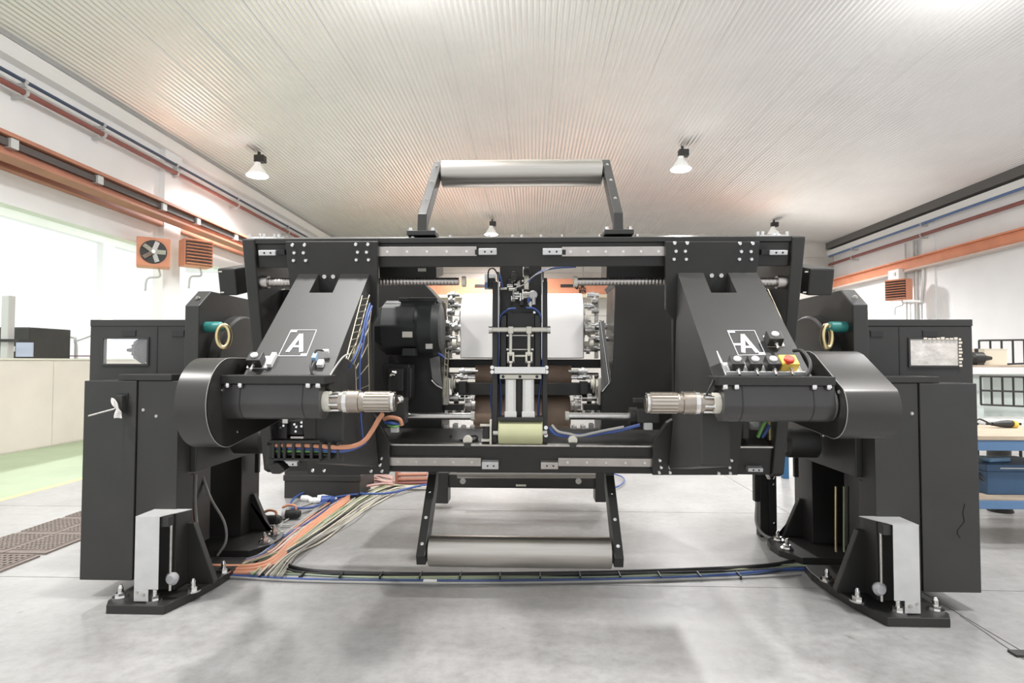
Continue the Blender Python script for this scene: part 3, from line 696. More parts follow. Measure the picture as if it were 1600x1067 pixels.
for s in (1,-1):
    D=ARM[s]; sd=SIDE[s]; X0,X1=D['X0'],D['X1']; dx=X1-X0
    t=thing('winding_arm','black %s winding arm marked with a large white letter A'%sd,'arm',((X0+X1)/2,3.6,.76))
    P=[fr(px,py,.06) for px,py in D['plate']]
    B().prism([F(x,v,.025) for x,v in P],FN*.04).build('carriage_plate',BLK,t,.005)
    pl=[o for o in t.children if o.name.startswith('carriage_plate')][0]
    b0=None
    for (px,py) in D['bolts']:
        x,v=fr(px,py,.065); mb=B(); mb.lathe(F(x,v,.064),FN,[(0,.0125),(.004,.0125),(.010,.009)],12)
        mb.build('bolt',CHROME,pl)
    # body: two cheeks and a notched middle
    back=[F(0,fr(900,742,.06)[1]+.05,.06)]
    body=[(3.64,2.063),(2.92,1.425),(2.90,1.37),(3.14,1.24),(3.14,.955),(back[0].y-.02,back[0].z),(3.70,2.04)]
    na=sl(D['notch'][0],421,0).x; nb=sl(D['notch'][1],421,0).x; n0,n1=(na,nb) if abs(na)<abs(nb) else (nb,na)
    zb=sl(D['notch'][0]+15*s,D['nb'],0)
    body=[(3.64,2.063),(2.92,1.425),(2.90,1.37),(3.10,1.25),(3.72,1.20),(3.62,2.04)]
    ab=B().prism([(X0,y,z) for y,z in body],(dx,0,0)).build('arm_body',BLK2,t)
    top=sl(D['notch'][0],419,0); up=SN*.2
    cn=B().prism([Vector((n0,zb.y,zb.z))+up,Vector((n0,zb.y,zb.z))-SN*.42,Vector((n0,zb.y,zb.z))-SN*.42-SD*.6,Vector((n0,zb.y,zb.z))+up-SD*.6],(n1-n0,0,0)).build('cutter',BLK)
    md=ab.modifiers.new('notch','BOOLEAN'); md.operation='DIFFERENCE'; md.object=cn; md.solver='EXACT'
    bpy.context.view_layer.update()
    dg=bpy.context.evaluated_depsgraph_get(); nm=bpy.data.meshes.new_from_object(ab.evaluated_get(dg)); ab.modifiers.clear(); ab.data=nm
    bpy.data.objects.remove(cn)
    bv=ab.modifiers.new('bevel','BEVEL'); bv.width=.014; bv.segments=3; bv.limit_method='ANGLE'; bv.angle_limit=math.radians(30)
    lx=X0+.155*s
    lower=[(3.14,1.24),(3.14,.955),(back[0].y-.02,back[0].z),(3.72,1.24)]
    B().prism([(X0,y,z) for y,z in lower],(lx-X0,0,0)).build('lower_body',BLK2,t,.012,3)
    mb=B()
    for f in (.33,.72):
        x=n0+(n1-n0)*f; _,v=fr(500,432,.066); mb.mark().lathe(F(x,v,.064),FN,[(0,.016),(.012,.013)],12)
    mb.build('notch_bolt',CHROME,t)
    # white outline and letter, thin print on the sloping face
    o4=[sl(px,py,.0018) for px,py in D['out']]
    mb=B()
    for i in range(4):
        a,b=o4[i],o4[(i+1)%4]; d=(b-a); l=d.length; d.normalize(); q=d.cross(SN)
        mb.obox((a+b)/2,d*(l/2+.0015),q*.0015,SN*.0008)
    c=o4[0]+(o4[1]-o4[0])*.13+(o4[3]-o4[0])*.05; mb.obox(c,(o4[1]-o4[0])*.12,SD*.008,SN*.0009)
    c=o4[2]+(o4[3]-o4[2])*.12-(o4[3]-o4[0])*.05; mb.obox(c,(o4[1]-o4[0])*.10,SD*.008,SN*.0009)
    mb.build('letter_outline',PRINT,t)
    mb=B()
    for i,(a,b) in enumerate(D['A']):
        a=sl(*a,.002); b=sl(*b,.002); d=b-a; l=d.length; d.normalize(); q=d.cross(SN)
        mb.obox((a+b)/2,d*(l/2+(.004 if i<2 else 0)),q*(.0105 if i<2 else .008),SN*(.0006+.0002*i))
    mb.build('letter_a',PRINT,t)
    # cross bracket under the sloping face, holding the spindle housing
    br=B().box(X0-.01*s,X1+.05*s,2.80,2.97,1.388,1.43).build('cross_bracket',BLK,t,.004)
    mb=B()
    for f in (.02,.13,.88,1.02): mb.mark().lathe((X0+dx*f+.012*s,2.81,1.388),(0,-.3,-1),[(0,.014),(.014,.014),(.020,.009)],12)
    mb.build('bracket_bolt',CHROME,br)
    prof=[]
    for k in range(17):
        a=-PI*1.0-.0+PI*k/16; prof.append((AY+.088*math.cos(a),AZ+.088*math.sin(a)))
    prof+= [(AY+.088,1.386),(AY-.075,1.386)]
    h0,h1=X0+.02*s,X1+.055*s
    B().prism([(h0,y,z) for y,z in prof],(h1-h0,0,0)).build('spindle_housing',mat('housing_satin_%s'%sd,(.075,.072,.07),.28,.45,.06,8),t,auto=True)
    ring=[(AY+(y-AY)*1.012,AZ+(z-AZ)*1.012) for y,z in prof]
    for f in (.16,.80): B().prism([(h0+(h1-h0)*f,y,z) for y,z in ring],(.006*s,0,0)).build('seam_band',CBLK,t)
    B().lathe((h1,AY,AZ),(s,0,0),[(0,.085),(.012,.085),(.02,.06),(.05,.05)],28).build('shaft_collar',STEEL,t)
    # chuck
    ch=B().lathe((h0,AY,AZ),(-s,0,0),[(0,.050),(.032,.050)],28,True).build('chuck_ring',CREAM,t,.002)
    ck=B().lathe((h0,AY,AZ),(-s,0,0),[(.03,.036),(.075,.036),(.078,.050),(.095,.050),(.097,.056),(.175,.056),(.178,.049),(.195,.049),(.198,.047),(.33,.047),(.34,.045),(.352,.034)],32).build('expanding_chuck',mat('chuck_bronze_%s'%sd,(.42,.37,.32),.28,1,.12,20),t)
    mb=B()
    for k in range(18):
        a=2*PI*k/18; r=Vector((0,math.cos(a),math.sin(a))); q=Vector((0,-math.sin(a),math.cos(a)))
        mb.mark().obox(Vector((h0-.265*s,AY,AZ))+r*.048,Vector((.062*s,0,0)),q*.0045,r*.003)
    mb.build('chuck_rib',mat('chuck_light_%s'%sd,(.60,.55,.49),.3,1),ck)
    B().lathe((h0,AY,AZ),(-s,0,0),[(.099,.0565),(.118,.0575),(.119,.0565)],28).build('chuck_band',CHROME,ck)
    B().lathe((h0-.335*s,AY,AZ),(-s,0,0),[(0,.049),(.012,.049),(.014,.044)],28).build('chuck_nose',CHROME,ck)
    mb=B()
    for k in range(6):
        a=2*PI*k/6+.3; mb.mark().lathe((h0-.05*s,AY+.043*math.cos(a),AZ+.043*math.sin(a)),(s,0,0),[(-.028,.007),(.02,.007)],8)
    mb.build('chuck_screw',CHROME,ck)
    # belt cover
    if s<0:
        pr=hull_profile((AY,1.294),.218,(3.75,1.345),.165,36); xi_,xo_=-1.415,-1.562
    else:
        pr=[]
        for k in range(19):
            a=math.radians(205-k*115/18) if False else math.radians(140+ k*140/18); pr.append((AY+.145*math.cos(a),1.28+.145*math.sin(a)))
        pr+= [(3.75,1.20),(3.85,1.25),(3.85,1.553),(3.12,1.553),(3.06,1.535)]; xi_,xo_=1.508,1.75
    bc=B().prism([(xi_,y,z) for y,z in pr],(xo_-xi_,0,0)); 
    for i in range(2,len(bc.f)): bc.sm[i]=False
    bco=bc.build('belt_cover',mat('cover_satin_%s'%sd,(.058,.056,.053),.32,.35,.06,5),t,auto=True)
    if s<0: B().lathe((xo_,AY+.02,1.294),(-1,0,0),[(0,.175),(.035,.175),(.04,.165)],40).build('outer_disc',BLKG,bco)
    # side plate with a bright rim on the inner face
    B().prism([(xi_-.001*s,AY+.3+(y-AY-.3)*.985,1.32+(z-1.32)*.985) for y,z in pr],(-.004*s,0,0)).build('side_plate',BLK,bco)
    loop=[Vector((xi_-.001*s,y,z)) for y,z in pr]; B().tube(loop+[loop[0]],.0022,5,1).build('rim_edge',mat('rim_grey_%s'%sd,(.30,.29,.28),.4),bco)
    mb=B()
    for (y,z) in ((2.82,1.36),(3.2,1.2),(2.98,1.14)): bolt(mb,(xi_-.004*s,y,z),(-s,0,0),.007,.005)
    mb.build('screw',STEEL,bco)
    # pivot shaft collar between housing and cover
    B().lathe((h1,AY,AZ),(s,0,0),[(0,.05),(abs(xi_-h1),.05)],24).build('drive_shaft',STEEL,t)

def slbox(mb,px,py,h,hx,hd,hn): return mb.obox(sl(px,py,h),Vector((hx,0,0)),SD*hd,SN*hn)
def button_box(t,px,py,h0,m=BLK,hx=.031,hd=.034,hn=.027,button=WHITEP,rb=.018):
    b=slbox(B(),px,py,h0+hn,hx,hd,hn).build('button_housing',m,t,.006)
    c=sl(px,py,h0+hn); top=c+SN*hn
    B().lathe(top,SN,[(0,rb),(.008,rb),(.012,rb*.7)],18).build('push_button',button,b)
    B().lathe(c+SD*hd,SD,[(0,.011),(.012,.011),(.014,.008),(.045,.008)],12).build('cable_gland',CHROME,b)
    return b
# right arm: tray with three push buttons and an emergency stop
c=sl(1185,575,0); t=thing('push_button_station','white tray with three black push button boxes and a yellow emergency stop','control box',c)
a,b=sl(1129,575,0).x,sl(1250,575,0).x; c=sl(1190,574,.004)+SD*.012
B().obox(Vector(((a+b)/2,c.y,c.z)),Vector(((b-a)/2,0,0)),SD*.045,SN*.003).build('tray',WHITEP,t)
B().obox(Vector((a-.012,c.y,c.z))+SN*.035-SD*.01,SN*.035+Vector((-.02,0,0)),SD*.045,Vector((.002,0,.001))).build('tray_flap',WHITEP,t)
B().obox(Vector(((a+b)/2,c.y,c.z))+SD*.045+SN*.012,Vector(((b-a)/2,0,0)),SN*.012,SD*.002).build('tray_lip',WHITEP,t)
for px in (1150,1178,1206): button_box(t,px,568,.008)
e=button_box(t,1231,567,.008,YEL,.042,.036,.024,REDB,.021); e['label']='yellow emergency stop box with a red mushroom button'
c=sl(1231,567,.06); B().lathe(c,SN,[(0,.012),(.015,.012),(.016,.024),(.03,.024),(.034,.018)],20).build('mushroom_button',REDB,e)
c=sl(1210,530,0); t=thing('push_button_box','single black push button box above the row of buttons on the right arm','control box',c)
b=slbox(B(),1209,533,.004,.042,.042,.004).build('base_tray',WHITEP,t); button_box(t,1209,529,.008,BLK,.038,.034)
c=sl(400,563,0); t=thing('push_button_box','single black push button box in a white bracket on the left arm','control box',c)
slbox(B(),406,566,.004,.052,.045,.004).build('base_tray',WHITEP,t); button_box(t,400,562,.008,BLK,.036,.034)
slbox(B(),425,562,.012,.012,.045,.012).build('tray_flap',WHITEP,t)
# sensor with plug on the left arm
c=sl(497,560,0); t=thing('plug_connector','white and blue plug connector with a looped black lead on the left arm','connector',c)
slbox(B(),501,568,.012,.016,.02,.012).build('socket_block',WHITEP,t,.003)
slbox(B(),492,558,.03,.012,.02,.014).build('blue_plug',mat('pale_blue_plug',(.30,.45,.62),.4),t,.003)
slbox(B(),509,549,.03,.016,.008,.01).build('white_tab',WHITEP,t,.002)
B().tube([sl(492,553,.04),sl(495,547,.05),sl(506,548,.04)],.005,6).build('lead',CBLK,t)
B().tube([sl(489,563,.02),sl(485,572,.03),sl(487,582,.02),sl(493,588,.01)],.005,6).build('lead',CBLK,t)
# armoured hose on the right arm
o=B().tube([sl(1240,548,.02),sl(1252,548,.05),sl(1263,560,.06),sl(1266,575,.05),sl(1258,588,.03),sl(1235,592,.02),sl(1200,593,.015),sl(1165,593,.015)],.009,10).build('black_hose',CBLK)
tag(o,'black hose looping off the end of the right arm below the emergency stop','hose')
o=B().tube([sl(1118,588,.01),sl(1112,600,.02),sl(1106,612,.0),sl(1104,618,-.02)],.005,8).build('sensor_lead',CBLK); tag(o,'short black lead hanging at the inner corner of the right arm','cable')

def wire_tray(t, railA, railB, X, n, m):
    """two bent wire rails with rungs"""
    A=[onX(px,py,X) for px,py in railA]; C=[onX(px,py,X) for px,py in railB]
    B().tube(A,.0035,6,1).build('tray_rail',m,t); B().tube(C,.0035,6,1).build('tray_rail',m,t)
    for k in range(n):
        f=(k+.5)/n*(len(A)-1); i=min(int(f),len(A)-2); g=f-i
        p=A[i].lerp(A[i+1],g); q=C[i].lerp(C[i+1],g); B().cyl(p,q,.0028,6).build('tray_rung',m,t)
TRAYM=mat('zinc_wire',(.62,.58,.42),.35,1)
t=thing('wire_cable_tray','zinc wire cable tray down the inner side of the left arm','cable tray',onX(575,620,-.89))
wire_tray(t,[(566,462),(541,560)],[(577,461),(551,557)],-.885,9,TRAYM)
wire_tray(t,[(541,560),(555,570),(557,618)],[(581,478),(575,520),(577,618)],-.875,6,TRAYM)
o=B().tube([onX(581,478,-.86),onX(574,500,-.86),onX(567,540,-.86),onX(562,570,-.86),onX(563,640,-.88),onX(567,690,-.9)],.006,8).build('blue_hose',CBLUE); tag(o,'blue hose running down the wire tray of the left arm','hose')
o=B().tube([onX(578,474,-.85),onX(571,498,-.85),onX(563,536,-.85),onX(553,560,-.86),onX(546,575,-.89)],.005,8).build('blue_hose',CBLUE); tag(o,'thinner blue hose crossing the wire tray on the left arm','hose')
o=B().tube([sl(545,553,.01),sl(536,558,.015),sl(525,572,.012),sl(515,588,.01)],.005,6).build('grey_lead',CGREY); tag(o,'grey lead across the lower right corner of the left arm face','cable')
t=thing('wire_cable_tray','zinc wire cable tray along the outer edge of the right arm','cable tray',onX(1245,560,1.47))
wire_tray(t,[(1190,455),(1232,540)],[(1200,452),(1243,548)],1.46,10,TRAYM)
wire_tray(t,[(1232,540),(1240,580)],[(1240,540),(1250,580)],1.46,4,TRAYM)

# ------------------------------------------------------------------ roller forks
def fork(lab, front_base, top, roller_c, up):
    """front_base: y,z of the foot; top: y,z of arm end"""
    t=thing('roller_fork',lab,'roller frame',(0,front_base[0],front_base[1]))
    hw=.645
    d=Vector((0,top[0]-front_base[0],top[1]-front_base[1])); 
    for s in (1,-1):
        k=Vector((0,front_base[0],front_base[1]+.11*up)); e=Vector((0,*top)); dd=(e-k).normalized(); nn=Vector((0,-dd.z,dd.y))
        w=.045 if up>0 else .06
        prof=[(front_base[0]-w,front_base[1]),(front_base[0]+w,front_base[1]),k.yz+nn.yz*(-w if nn.y<0 else w),e.yz+nn.yz*(-w if nn.y<0 else w)+dd.yz*.0,e.yz+dd.yz*.07,e.yz+nn.yz*(w if nn.y<0 else -w)+dd.yz*.04,k.yz+nn.yz*(w if nn.y<0 else -w)]
        x0=(hw-.058)*s
        B().prism([(x0,q[0],q[1]) for q in prof],(.058*s,0,0)).build('fork_arm',BLK,t,.004)
        if up>0:
            f=B().box((hw-.12)*s,(hw+.06)*s,front_base[0]-.07,front_base[0]+.07,front_base[1]-.0,front_base[1]+.03).build('foot',BLK,t,.003)
            mb=B()
            for dx in (-.1,.04):
                for dy in (-.05,.05): bolt(mb,((hw+dx)*s,front_base[0]+dy,front_base[1]+.03),(0,0,1),.012,.016)
            mb.build('foot_bolt',CHROME,f)
        mb=B()
        for g in (.25,.6,.93):
            p=k+(e-k)*g; q=p+nn*(w if nn.y<0 else -w); bolt(mb,(x0+.03*s,q.y,q.z),nn if nn.y<0 else -nn,.008,.006)
        mb.build('arm_screw',CHROME,t)
        B().lathe(((hw-.058)*s,roller_c[0],roller_c[1]),(-s,0,0),[(-.062,.03),(.012,.03)],16).build('roller_bearing',STEEL,t)
    L=hw-.066
    r=B().lathe((-L,roller_c[0],roller_c[1]),(1,0,0),[(0,.082),(.006,.096),(2*L-.006,.096),(2*L,.082)],64).build('roller',ROLL,t)
    return t
topz=F(0,v1,0); 
fz=F(0,v1,-.12)
t=fork('bright metal roller on a black fork standing on top of the frame','' or (fz.y,fz.z),(4.33,onY(945,262,4.33).z),(4.28,onY(812,271,4.28).z),1)
t=fork('metal roller on a black fork hanging below the frame near the floor',(4.20,onY(676,735,4.2).z+.05),(3.80,onY(655,866,3.8).z),(3.83,onY(812,862,3.83).z),-1)

# ------------------------------------------------------------------ centre contact roller unit
t=thing('contact_roller_unit','narrow black centre column with air cylinders above a pale green roller','roller unit',(0,4.0,.85))
def pb(name,m,px0,py0,px1,py1,Y,d,bv=.003,parent=None): return B().pbox(px0,py0,px1,py1,Y,d).build(name,m,parent or t,bv)
pb('back_plate',BLK,781,416,846,600,4.14,.05)
pb('side_plate',BLK,769.5,440,777,692,3.96,.3); pb('side_plate',BLK,848,440,855.5,692,3.96,.3)
pb('bright_edge',CHROME,776,424,779.5,520,4.0,.05); pb('bright_edge',CHROME,846.5,424,850,520,4.0,.05)
pb('raised_panel',BLK2,792,488,836,577,4.08,.06,.006)
pb('slide_bar',BLKG,782,492,791,577,4.06,.08); pb('slide_bar',BLKG,836,492,845,577,4.06,.08)
def rodx(name,m,pa,pbx,py,Y,r,parent=None):
    a=onY(pa,py,Y); b=onY(pbx,py,Y); return B().cyl((a.x,Y,a.z),(b.x,Y,a.z),r,16).build(name,m,parent or t)
def rodz(name,m,px,pa,pbx,Y,r,parent=None):
    a=onY(px,pa,Y); b=onY(px,pbx,Y); return B().cyl((a.x,Y,a.z),(a.x,Y,b.z),r,16).build(name,m,parent or t)
rodx('cross_bar',CREAM,768,855,515,3.92,.015)
rodx('bar_end',STEEL,764,769,515,3.92,.026); rodx('bar_end',STEEL,855,860,515,3.92,.026)
for px in (798,826.5):
    g=rodz('piston_rod',CREAM,px,512,556,3.92,.010)
    pb('rod_eye',CREAM,px-4,510,px+4,521,3.90,.04,.004,g)
    cl=B()
    for (x0,x1) in ((px-5.5,px-2.5),(px+2.5,px+5.5)): cl.pbox(x0,553,x1,567,3.905,.03)
    cl.pbox(px-5.5,550,px+5.5,554,3.905,.03); cl.pbox(px-5.5,564,px+5.5,567,3.905,.03); cl.build('clevis',CREAM,t,.002)
    rodz('clevis_pin',CREAM,px,566,574,3.92,.008)
for y in (524,546): rodx('tie_rod',STEEL,793,832,y,3.95,.005)
rodx('tie_rod',CREAM,803,822,556,3.93,.006)
for (px,py) in ((793,524),(832,524),(793,546),(832,546)): rodx('tie_nut',CHROME,px-1.5,px+1.5,py,3.95,.010)
pb('shelf_plate',ALU,772,573,853,584,3.88,.16)
pb('cylinder_head',CREAM,781,585,846,592,3.90,.09)
mb=B()
for px in (786,812.5,839): c=onY(px,588.5,3.90); mb.mark().lathe((c.x,3.90,c.z),(0,-1,0),[(0,.010),(.002,.010)],12,False)
mb.build('head_hole',CBLK,t)
for (a,b) in ((789,806.5),(816,835)):
    cyo=pb('air_cylinder',ALU,a,592,b,652,3.91,.075,.008)
    for f in (.2,.8): px=a+(b-a)*f; pb('profile_groove',GREYBOX,px-.8,593,px+.8,651,3.907,.01,0,cyo)
    pb('cylinder_cap',ALU,a-1,643,b+1,655,3.905,.08,.004,cyo)
pb('center_gap',BLK,807,592,815,652,3.97,.05)
pb('lower_bracket',BLK,777,652,849,658,3.88,.16)
a=onY(778,677,3.86); b=onY(848,677,3.86)
B().lathe((a.x,3.94,a.z),(1,0,0),[(0,.07),(.006,.078),(b.x-a.x-.006,.078),(b.x-a.x,.07)],48).build('pale_green_roller',YGREEN,t)
for (px0,px1) in ((770,778),(848,855)): a=onY(px0,677,3.9); b=onY(px1,677,3.9); B().cyl((a.x,3.94,a.z),(b.x,3.94,a.z),.018,12).build('roller_journal',STEEL,t)
mb=B()
for (px,py) in ((769,574),(769,581),(854,574),(854,581),(853,668),(853,680)): c=onY(px,py,3.96); bolt(mb,(c.x,3.958,c.z),(0,-1,0),.009,.007)
mb.build('screw',CHROME,t)
mb=B()
for px in (789,835): c=onY(px,488,4.08); mb.mark().lathe((c.x,4.08,c.z),(0,-1,0),[(0,.011),(.006,.009)],12)
mb.build('panel_screw',CHROME,t)
# pneumatic gear on the column: valve manifold, regulator, fittings
v=pb('valve_body',BLK2,799,428,807,438,4.05,.08,.003)
pb('valve_body',BLK,818,420,828,429,4.03,.1,.003); pb('solenoid_coil',mat('pale_lilac_coil',(.62,.62,.78),.4),821,408,826,417,4.02,.05,.004)
pb('mounting_strip',CREAM,817,407,819,432,4.08,.03,.001); pb('mounting_strip',CREAM,819,430,826,452,4.09,.03,.001)
c=onY(833,461,4.05); B().lathe((c.x,4.06,c.z),(0,-1,0),[(-.05,.022),(0,.022),(.01,.030),(.025,.030),(.028,.024)],20).build('pressure_regulator',GALV,t)
rodz('regulator_bowl',GALV,834,464,476,4.04,.014); rodz('fitting',CBLUE,826,465,473,4.03,.010); rodz('fitting',WHITEP,829,471,479,4.03,.009)
for i,(px,py,l,r,mm) in enumerate(((787,451,10,.008,CREAM),(797,447,9,.013,CHROME),(801,452,12,.010,CREAM),(806,458,10,.012,CHROME),(809,463,8,.010,CHROME),(823,459,12,.012,CREAM),(823,464,12,.009,CREAM),(805,466,9,.010,CHROME))):
    rodx('pipe_fitting',mm,px-l/2,px+l/2,py,4.05-.005*(i%3),r)
for (px,a,b) in ((800,446,455),(803,455,470),(813,458,470),(817,452,468)): rodz('pipe_fitting',CHROME,px,a,b,4.06,.008)
random.seed(21)
for k in range(16):
    px=random.uniform(794,828); py=random.uniform(438,478)
    if k%2: rodx('pipe_fitting',(CHROME,CREAM,BLK)[k%3],px-3,px+3,py,4.08,random.uniform(.006,.012))
    else: rodz('pipe_fitting',(CHROME,BLK,CREAM)[k%3],px,py-3,py+3,4.08,random.uniform(.006,.011))
pb('valve_body',BLK,800,424,806,431,4.06,.07,.003); pb('valve_body',BLK2,795,436,802,446,4.07,.05,.003); pb('valve_body',BLK,812,468,818,477,4.06,.06,.003)
# sensors left and right of the column top
for (px0,sx) in ((755,1),(852,-1)):
    if sx>0:
        pb('sensor_bracket',WHITEP,757,427,775,452,4.06,.02); pb('sensor_body',BLK,762,434,773,450,4.0,.06,.004); pb('sensor_lens',mat('blue_sensor',(.12,.2,.38),.3),757,441,763,450,4.0,.04,.003)
        rodz('sensor_knob',CHROME,775,445,457,4.0,.012)
    else:
        pb('sensor_body',BLK,849,434,855,456,4.0,.06,.004); pb('sensor_bracket',WHITEP,846,428,850,460,4.05,.02); rodz('sensor_knob',CHROME,852,455,463,4.0,.012)
def hose(lab,pts,r,m,Y=None,cat='hose',name='air_hose',grp=None):
    P=[onY(q[0],q[1],q[2] if len(q)>2 else Y) for q in pts]
    o=B().tube(P,r,8).build(name,m); return tag(o,lab,cat,grp)
hose('blue air hose arching over the centre column and down its left side',[(806,482),(795,483),(786,489),(780,500),(778,540),(779,575),(783,610),(782,650)],.007,CBLUE,4.02)
hose('blue air hose arching down the right side of the centre column',[(822,481),(834,482),(843,490),(848,505),(849,540),(848,575),(843,610),(841,650)],.007,CBLUE,4.02)
hose('thin blue air hose beside the left edge of the centre column',[(780,428,4.05),(783,440,4.05),(785,450,4.05)],.007,CBLUE)
hose('thin black lead arching at the upper left of the centre column',[(763,450,4.0),(763,425,4.0),(769,419,4.0),(775,424,4.0),(781,440,4.02)],.005,CBLK)
hose('pale grey hose curving across the valves at the top of the centre column',[(803,470),(802,458),(806,450),(818,445),(828,436),(838,429),(850,424),(862,418),(880,416)],.004,CGREY,4.02)
hose('blue hose running to the right from the valves under the top beam',[(826,441),(834,432),(846,424),(860,420),(878,418),(900,417)],.006,CBLUE,4.04)
hose('blue hose on the inner left side between column and brown roll',[(768,600),(767,625),(769,650),(764,668)],.006,CBLUE,4.3)

# ------------------------------------------------------------------ machine body behind the turret frame
t=thing('white_reel','large white film wrapped roll behind the centre column','reel',(0,5.0,1.52))
a=onY(721,507,4.95); b=onY(911,507,4.95)
zt,zb_=onY(0+815,455,4.95).z,onY(815,561,5.1).z; R=(zt-zb_)/2
RC=Vector((a.x,5.0,(zt+zb_)/2))
RF_=.26; zc_=zt-RF_; pr=[(5.13+RF_*math.cos(PI-k*PI/24),zc_+RF_*math.sin(PI-k*PI/24)) for k in range(25)]
zb2=onY(815,560,5.13-RF_).z
pr+= [(5.13+RF_,zb2),(5.13-RF_,zb2)]     # film wrapped over the roll and running straight down
B().prism([(a.x,y,z) for y,z in pr],(b.x-a.x,0,0)).build('film_wrap',WFILM,t,.008,2,True)
RC=Vector((a.x,5.13,zc_))
B().lathe(RC-Vector((.08,0,0)),(1,0,0),[(0,.06),(b.x-a.x+.16,.06)],24).build('core_shaft',STEEL,t)
for e,sg in ((a.x,-1),(b.x,1)):
    B().lathe((e,RC.y,RC.z),(sg,0,0),[(0,.16),(.02,.16),(.03,.12)],32).build('end_flange',STEEL,t)

t=RF=thing('slitter_body','dark machine body with brown rubber rolls and bright fittings behind the centre column','machine',(0,5.3,0))
def rb(name,m,px0,py0,px1,py1,Y,d,bv=.004): return B().pbox(px0,py0,px1,py1,Y,d).build(name,m,t,bv)
rb('cross_beam',BLK,690,561,940,575,5.15,.2); rb('cross_beam',BLK,706,598,930,618,4.85,.2)
def roll(name,m,pa,pbx,py,Y,r): 
    a=onY(pa,py,Y); b=onY(pbx,py,Y); return B().lathe((a.x,Y,a.z),(1,0,0),[(0,r*.96),(.008,r),(b.x-a.x-.008,r),(b.x-a.x,r*.96)],40).build(name,m,t)
roll('brown_roll',BROWN,744,892,587,5.2,.105); roll('brown_roll',BROWN,742,890,645,5.1,.165)
roll('roll_shaft',STEEL,700,935,645,5.1,.035); roll('roll_shaft',STEEL,700,935,587,5.2,.03)
# stands either side
for s,q in ((-1,[(700,448),(722,448),(722,700),(690,700),(690,640),(700,600)]),):
    pass
# left motor carrier plate and right guard plate, thick folded panels
P=[onY(px,py,4.62) for px,py in ((590,445),(668,445),(690,470),(690,612),(683,600),(683,640),(690,650),(690,700),(590,700))]
P=[onY(px,py,4.62) for px,py in ((548,440),(660,440),(684,466),(690,540),(690,700),(548,700))]
B().prism(P,(0,.45,0)).build('left_carrier',BLK,t,.006)
P=[onY(px,py,4.62) for px,py in ((956,440),(961,448),(958,560),(953,597),(940,612),(939,700),(1085,700),(1085,440))]
B().prism(P,(0,.5,0)).build('right_carrier',BLK,t,.006)
P=[onY(px,py,4.6) for px,py in ((936,503),(944,500),(955,596),(941,612)) ]
B().prism(P,(0,.03,0)).build('folded_guard',mat('guard_grey',(.20,.195,.19),.35,.3),t,.003)
B().tube([onY(938,500,4.58),onY(945,550,4.58),onY(952,598,4.58),onY(941,612,4.58)],.007,6,1).build('guard_edge',CHROME,t)
P=[onY(px,py,4.6) for px,py in ((671,560),(686,556),(690,606),(675,592)) ]
B().prism(P,(0,.03,0)).build('folded_guard',mat('guard_grey_left',(.24,.235,.23),.35,.3),t,.003)
B().tube([onY(674,594,4.58),onY(682,602,4.58),onY(691,607,4.58)],.006,6,1).build('guard_edge',CHROME,t)
B().tube([onY(672,553,4.57),onY(680,551,4.57),onY(690,556,4.57),onY(696,562,4.57)],.012,8).build('blue_lead',CBLUE,t)
# bright fittings: spindles with collars, clamps, hand wheels on both side frames
random.seed(11)
def fitting(px,py,Y,l,r,m=CHROME):
    c=onY(px,py,Y); r2=r*random.uniform(.5,.8); h=l/2
    return B().lathe((c.x-h,Y,c.z),(1,0,0),[(0,r2),(l*.3,r2),(l*.32,r),(l*.62,r),(l*.64,r2*.9),(l,r2*.9)],16).build('spindle_fitting',m,t)
for (px,py,l,r,mm) in ((709,461,.10,.03,CHROME),(706,470,.05,.05,STEEL),(714,478,.09,.035,CHROME),(705,488,.06,.04,STEEL),(700,508,.14,.045,CHROME),(714,512,.08,.06,STEEL),(700,529,.16,.04,CHROME),(711,538,.12,.05,CREAM),(716,548,.10,.035,STEEL),(704,545,.08,.03,CHROME)):
    fitting(px,py,4.95,l,r,mm)
    fitting(1632-px+3,py+random.uniform(-3,3),4.95,l,r,mm)
for (px,py,l,r,mm) in ((724,580,.07,.03,GALV),(727,590,.16,.018,CHROME),(722,588,.08,.03,CHROME),(735,580,.12,.014,STEEL),(724,607,.03,.03,CHROME),(708,600,.04,.07,CREAM),(714,622,.12,.045,STEEL),(733,622,.06,.03,CHROME),(735,633,.08,.06,RAIL),(696,628,.05,.05,CHROME)):
    fitting(px,py,4.8,l,r,mm); fitting(1632-px+3,py,4.8,l,r,mm)
for s in (0,1):
    X=lambda px: px if not s else 1635-px
    a=sorted((X(700),X(706))); rb('upright_bar',STEEL,a[0],462,a[1],560,5.0,.05,.003)
    a=sorted((X(690),X(723))); rb('slide_block',BLK,a[0],632,a[1],641,4.75,.15)
    a=sorted((X(716),X(728))); rb('slide_block',BLK,a[0],596,a[1],616,4.7,.12)
    for px in (692,707,720,734): a=sorted((X(px),X(px+7))); rb('clamp_block',GALV,a[0],665-3*(px%2),a[1],676,4.72,.08,.006)
    for px in (694,706,720): a=sorted((X(px),X(px+6))); rb('clamp_block',STEEL,a[0],641,a[1],649,4.72,.08,.004)
    a=sorted((X(692),X(700))); rb('hinge_bar',CREAM,a[0],590,a[1],633,4.7,.05,.006)
rb('table_plate',mat('table_grey',(.16,.155,.15),.3,.4),640,676,1000,684,4.55,.4)
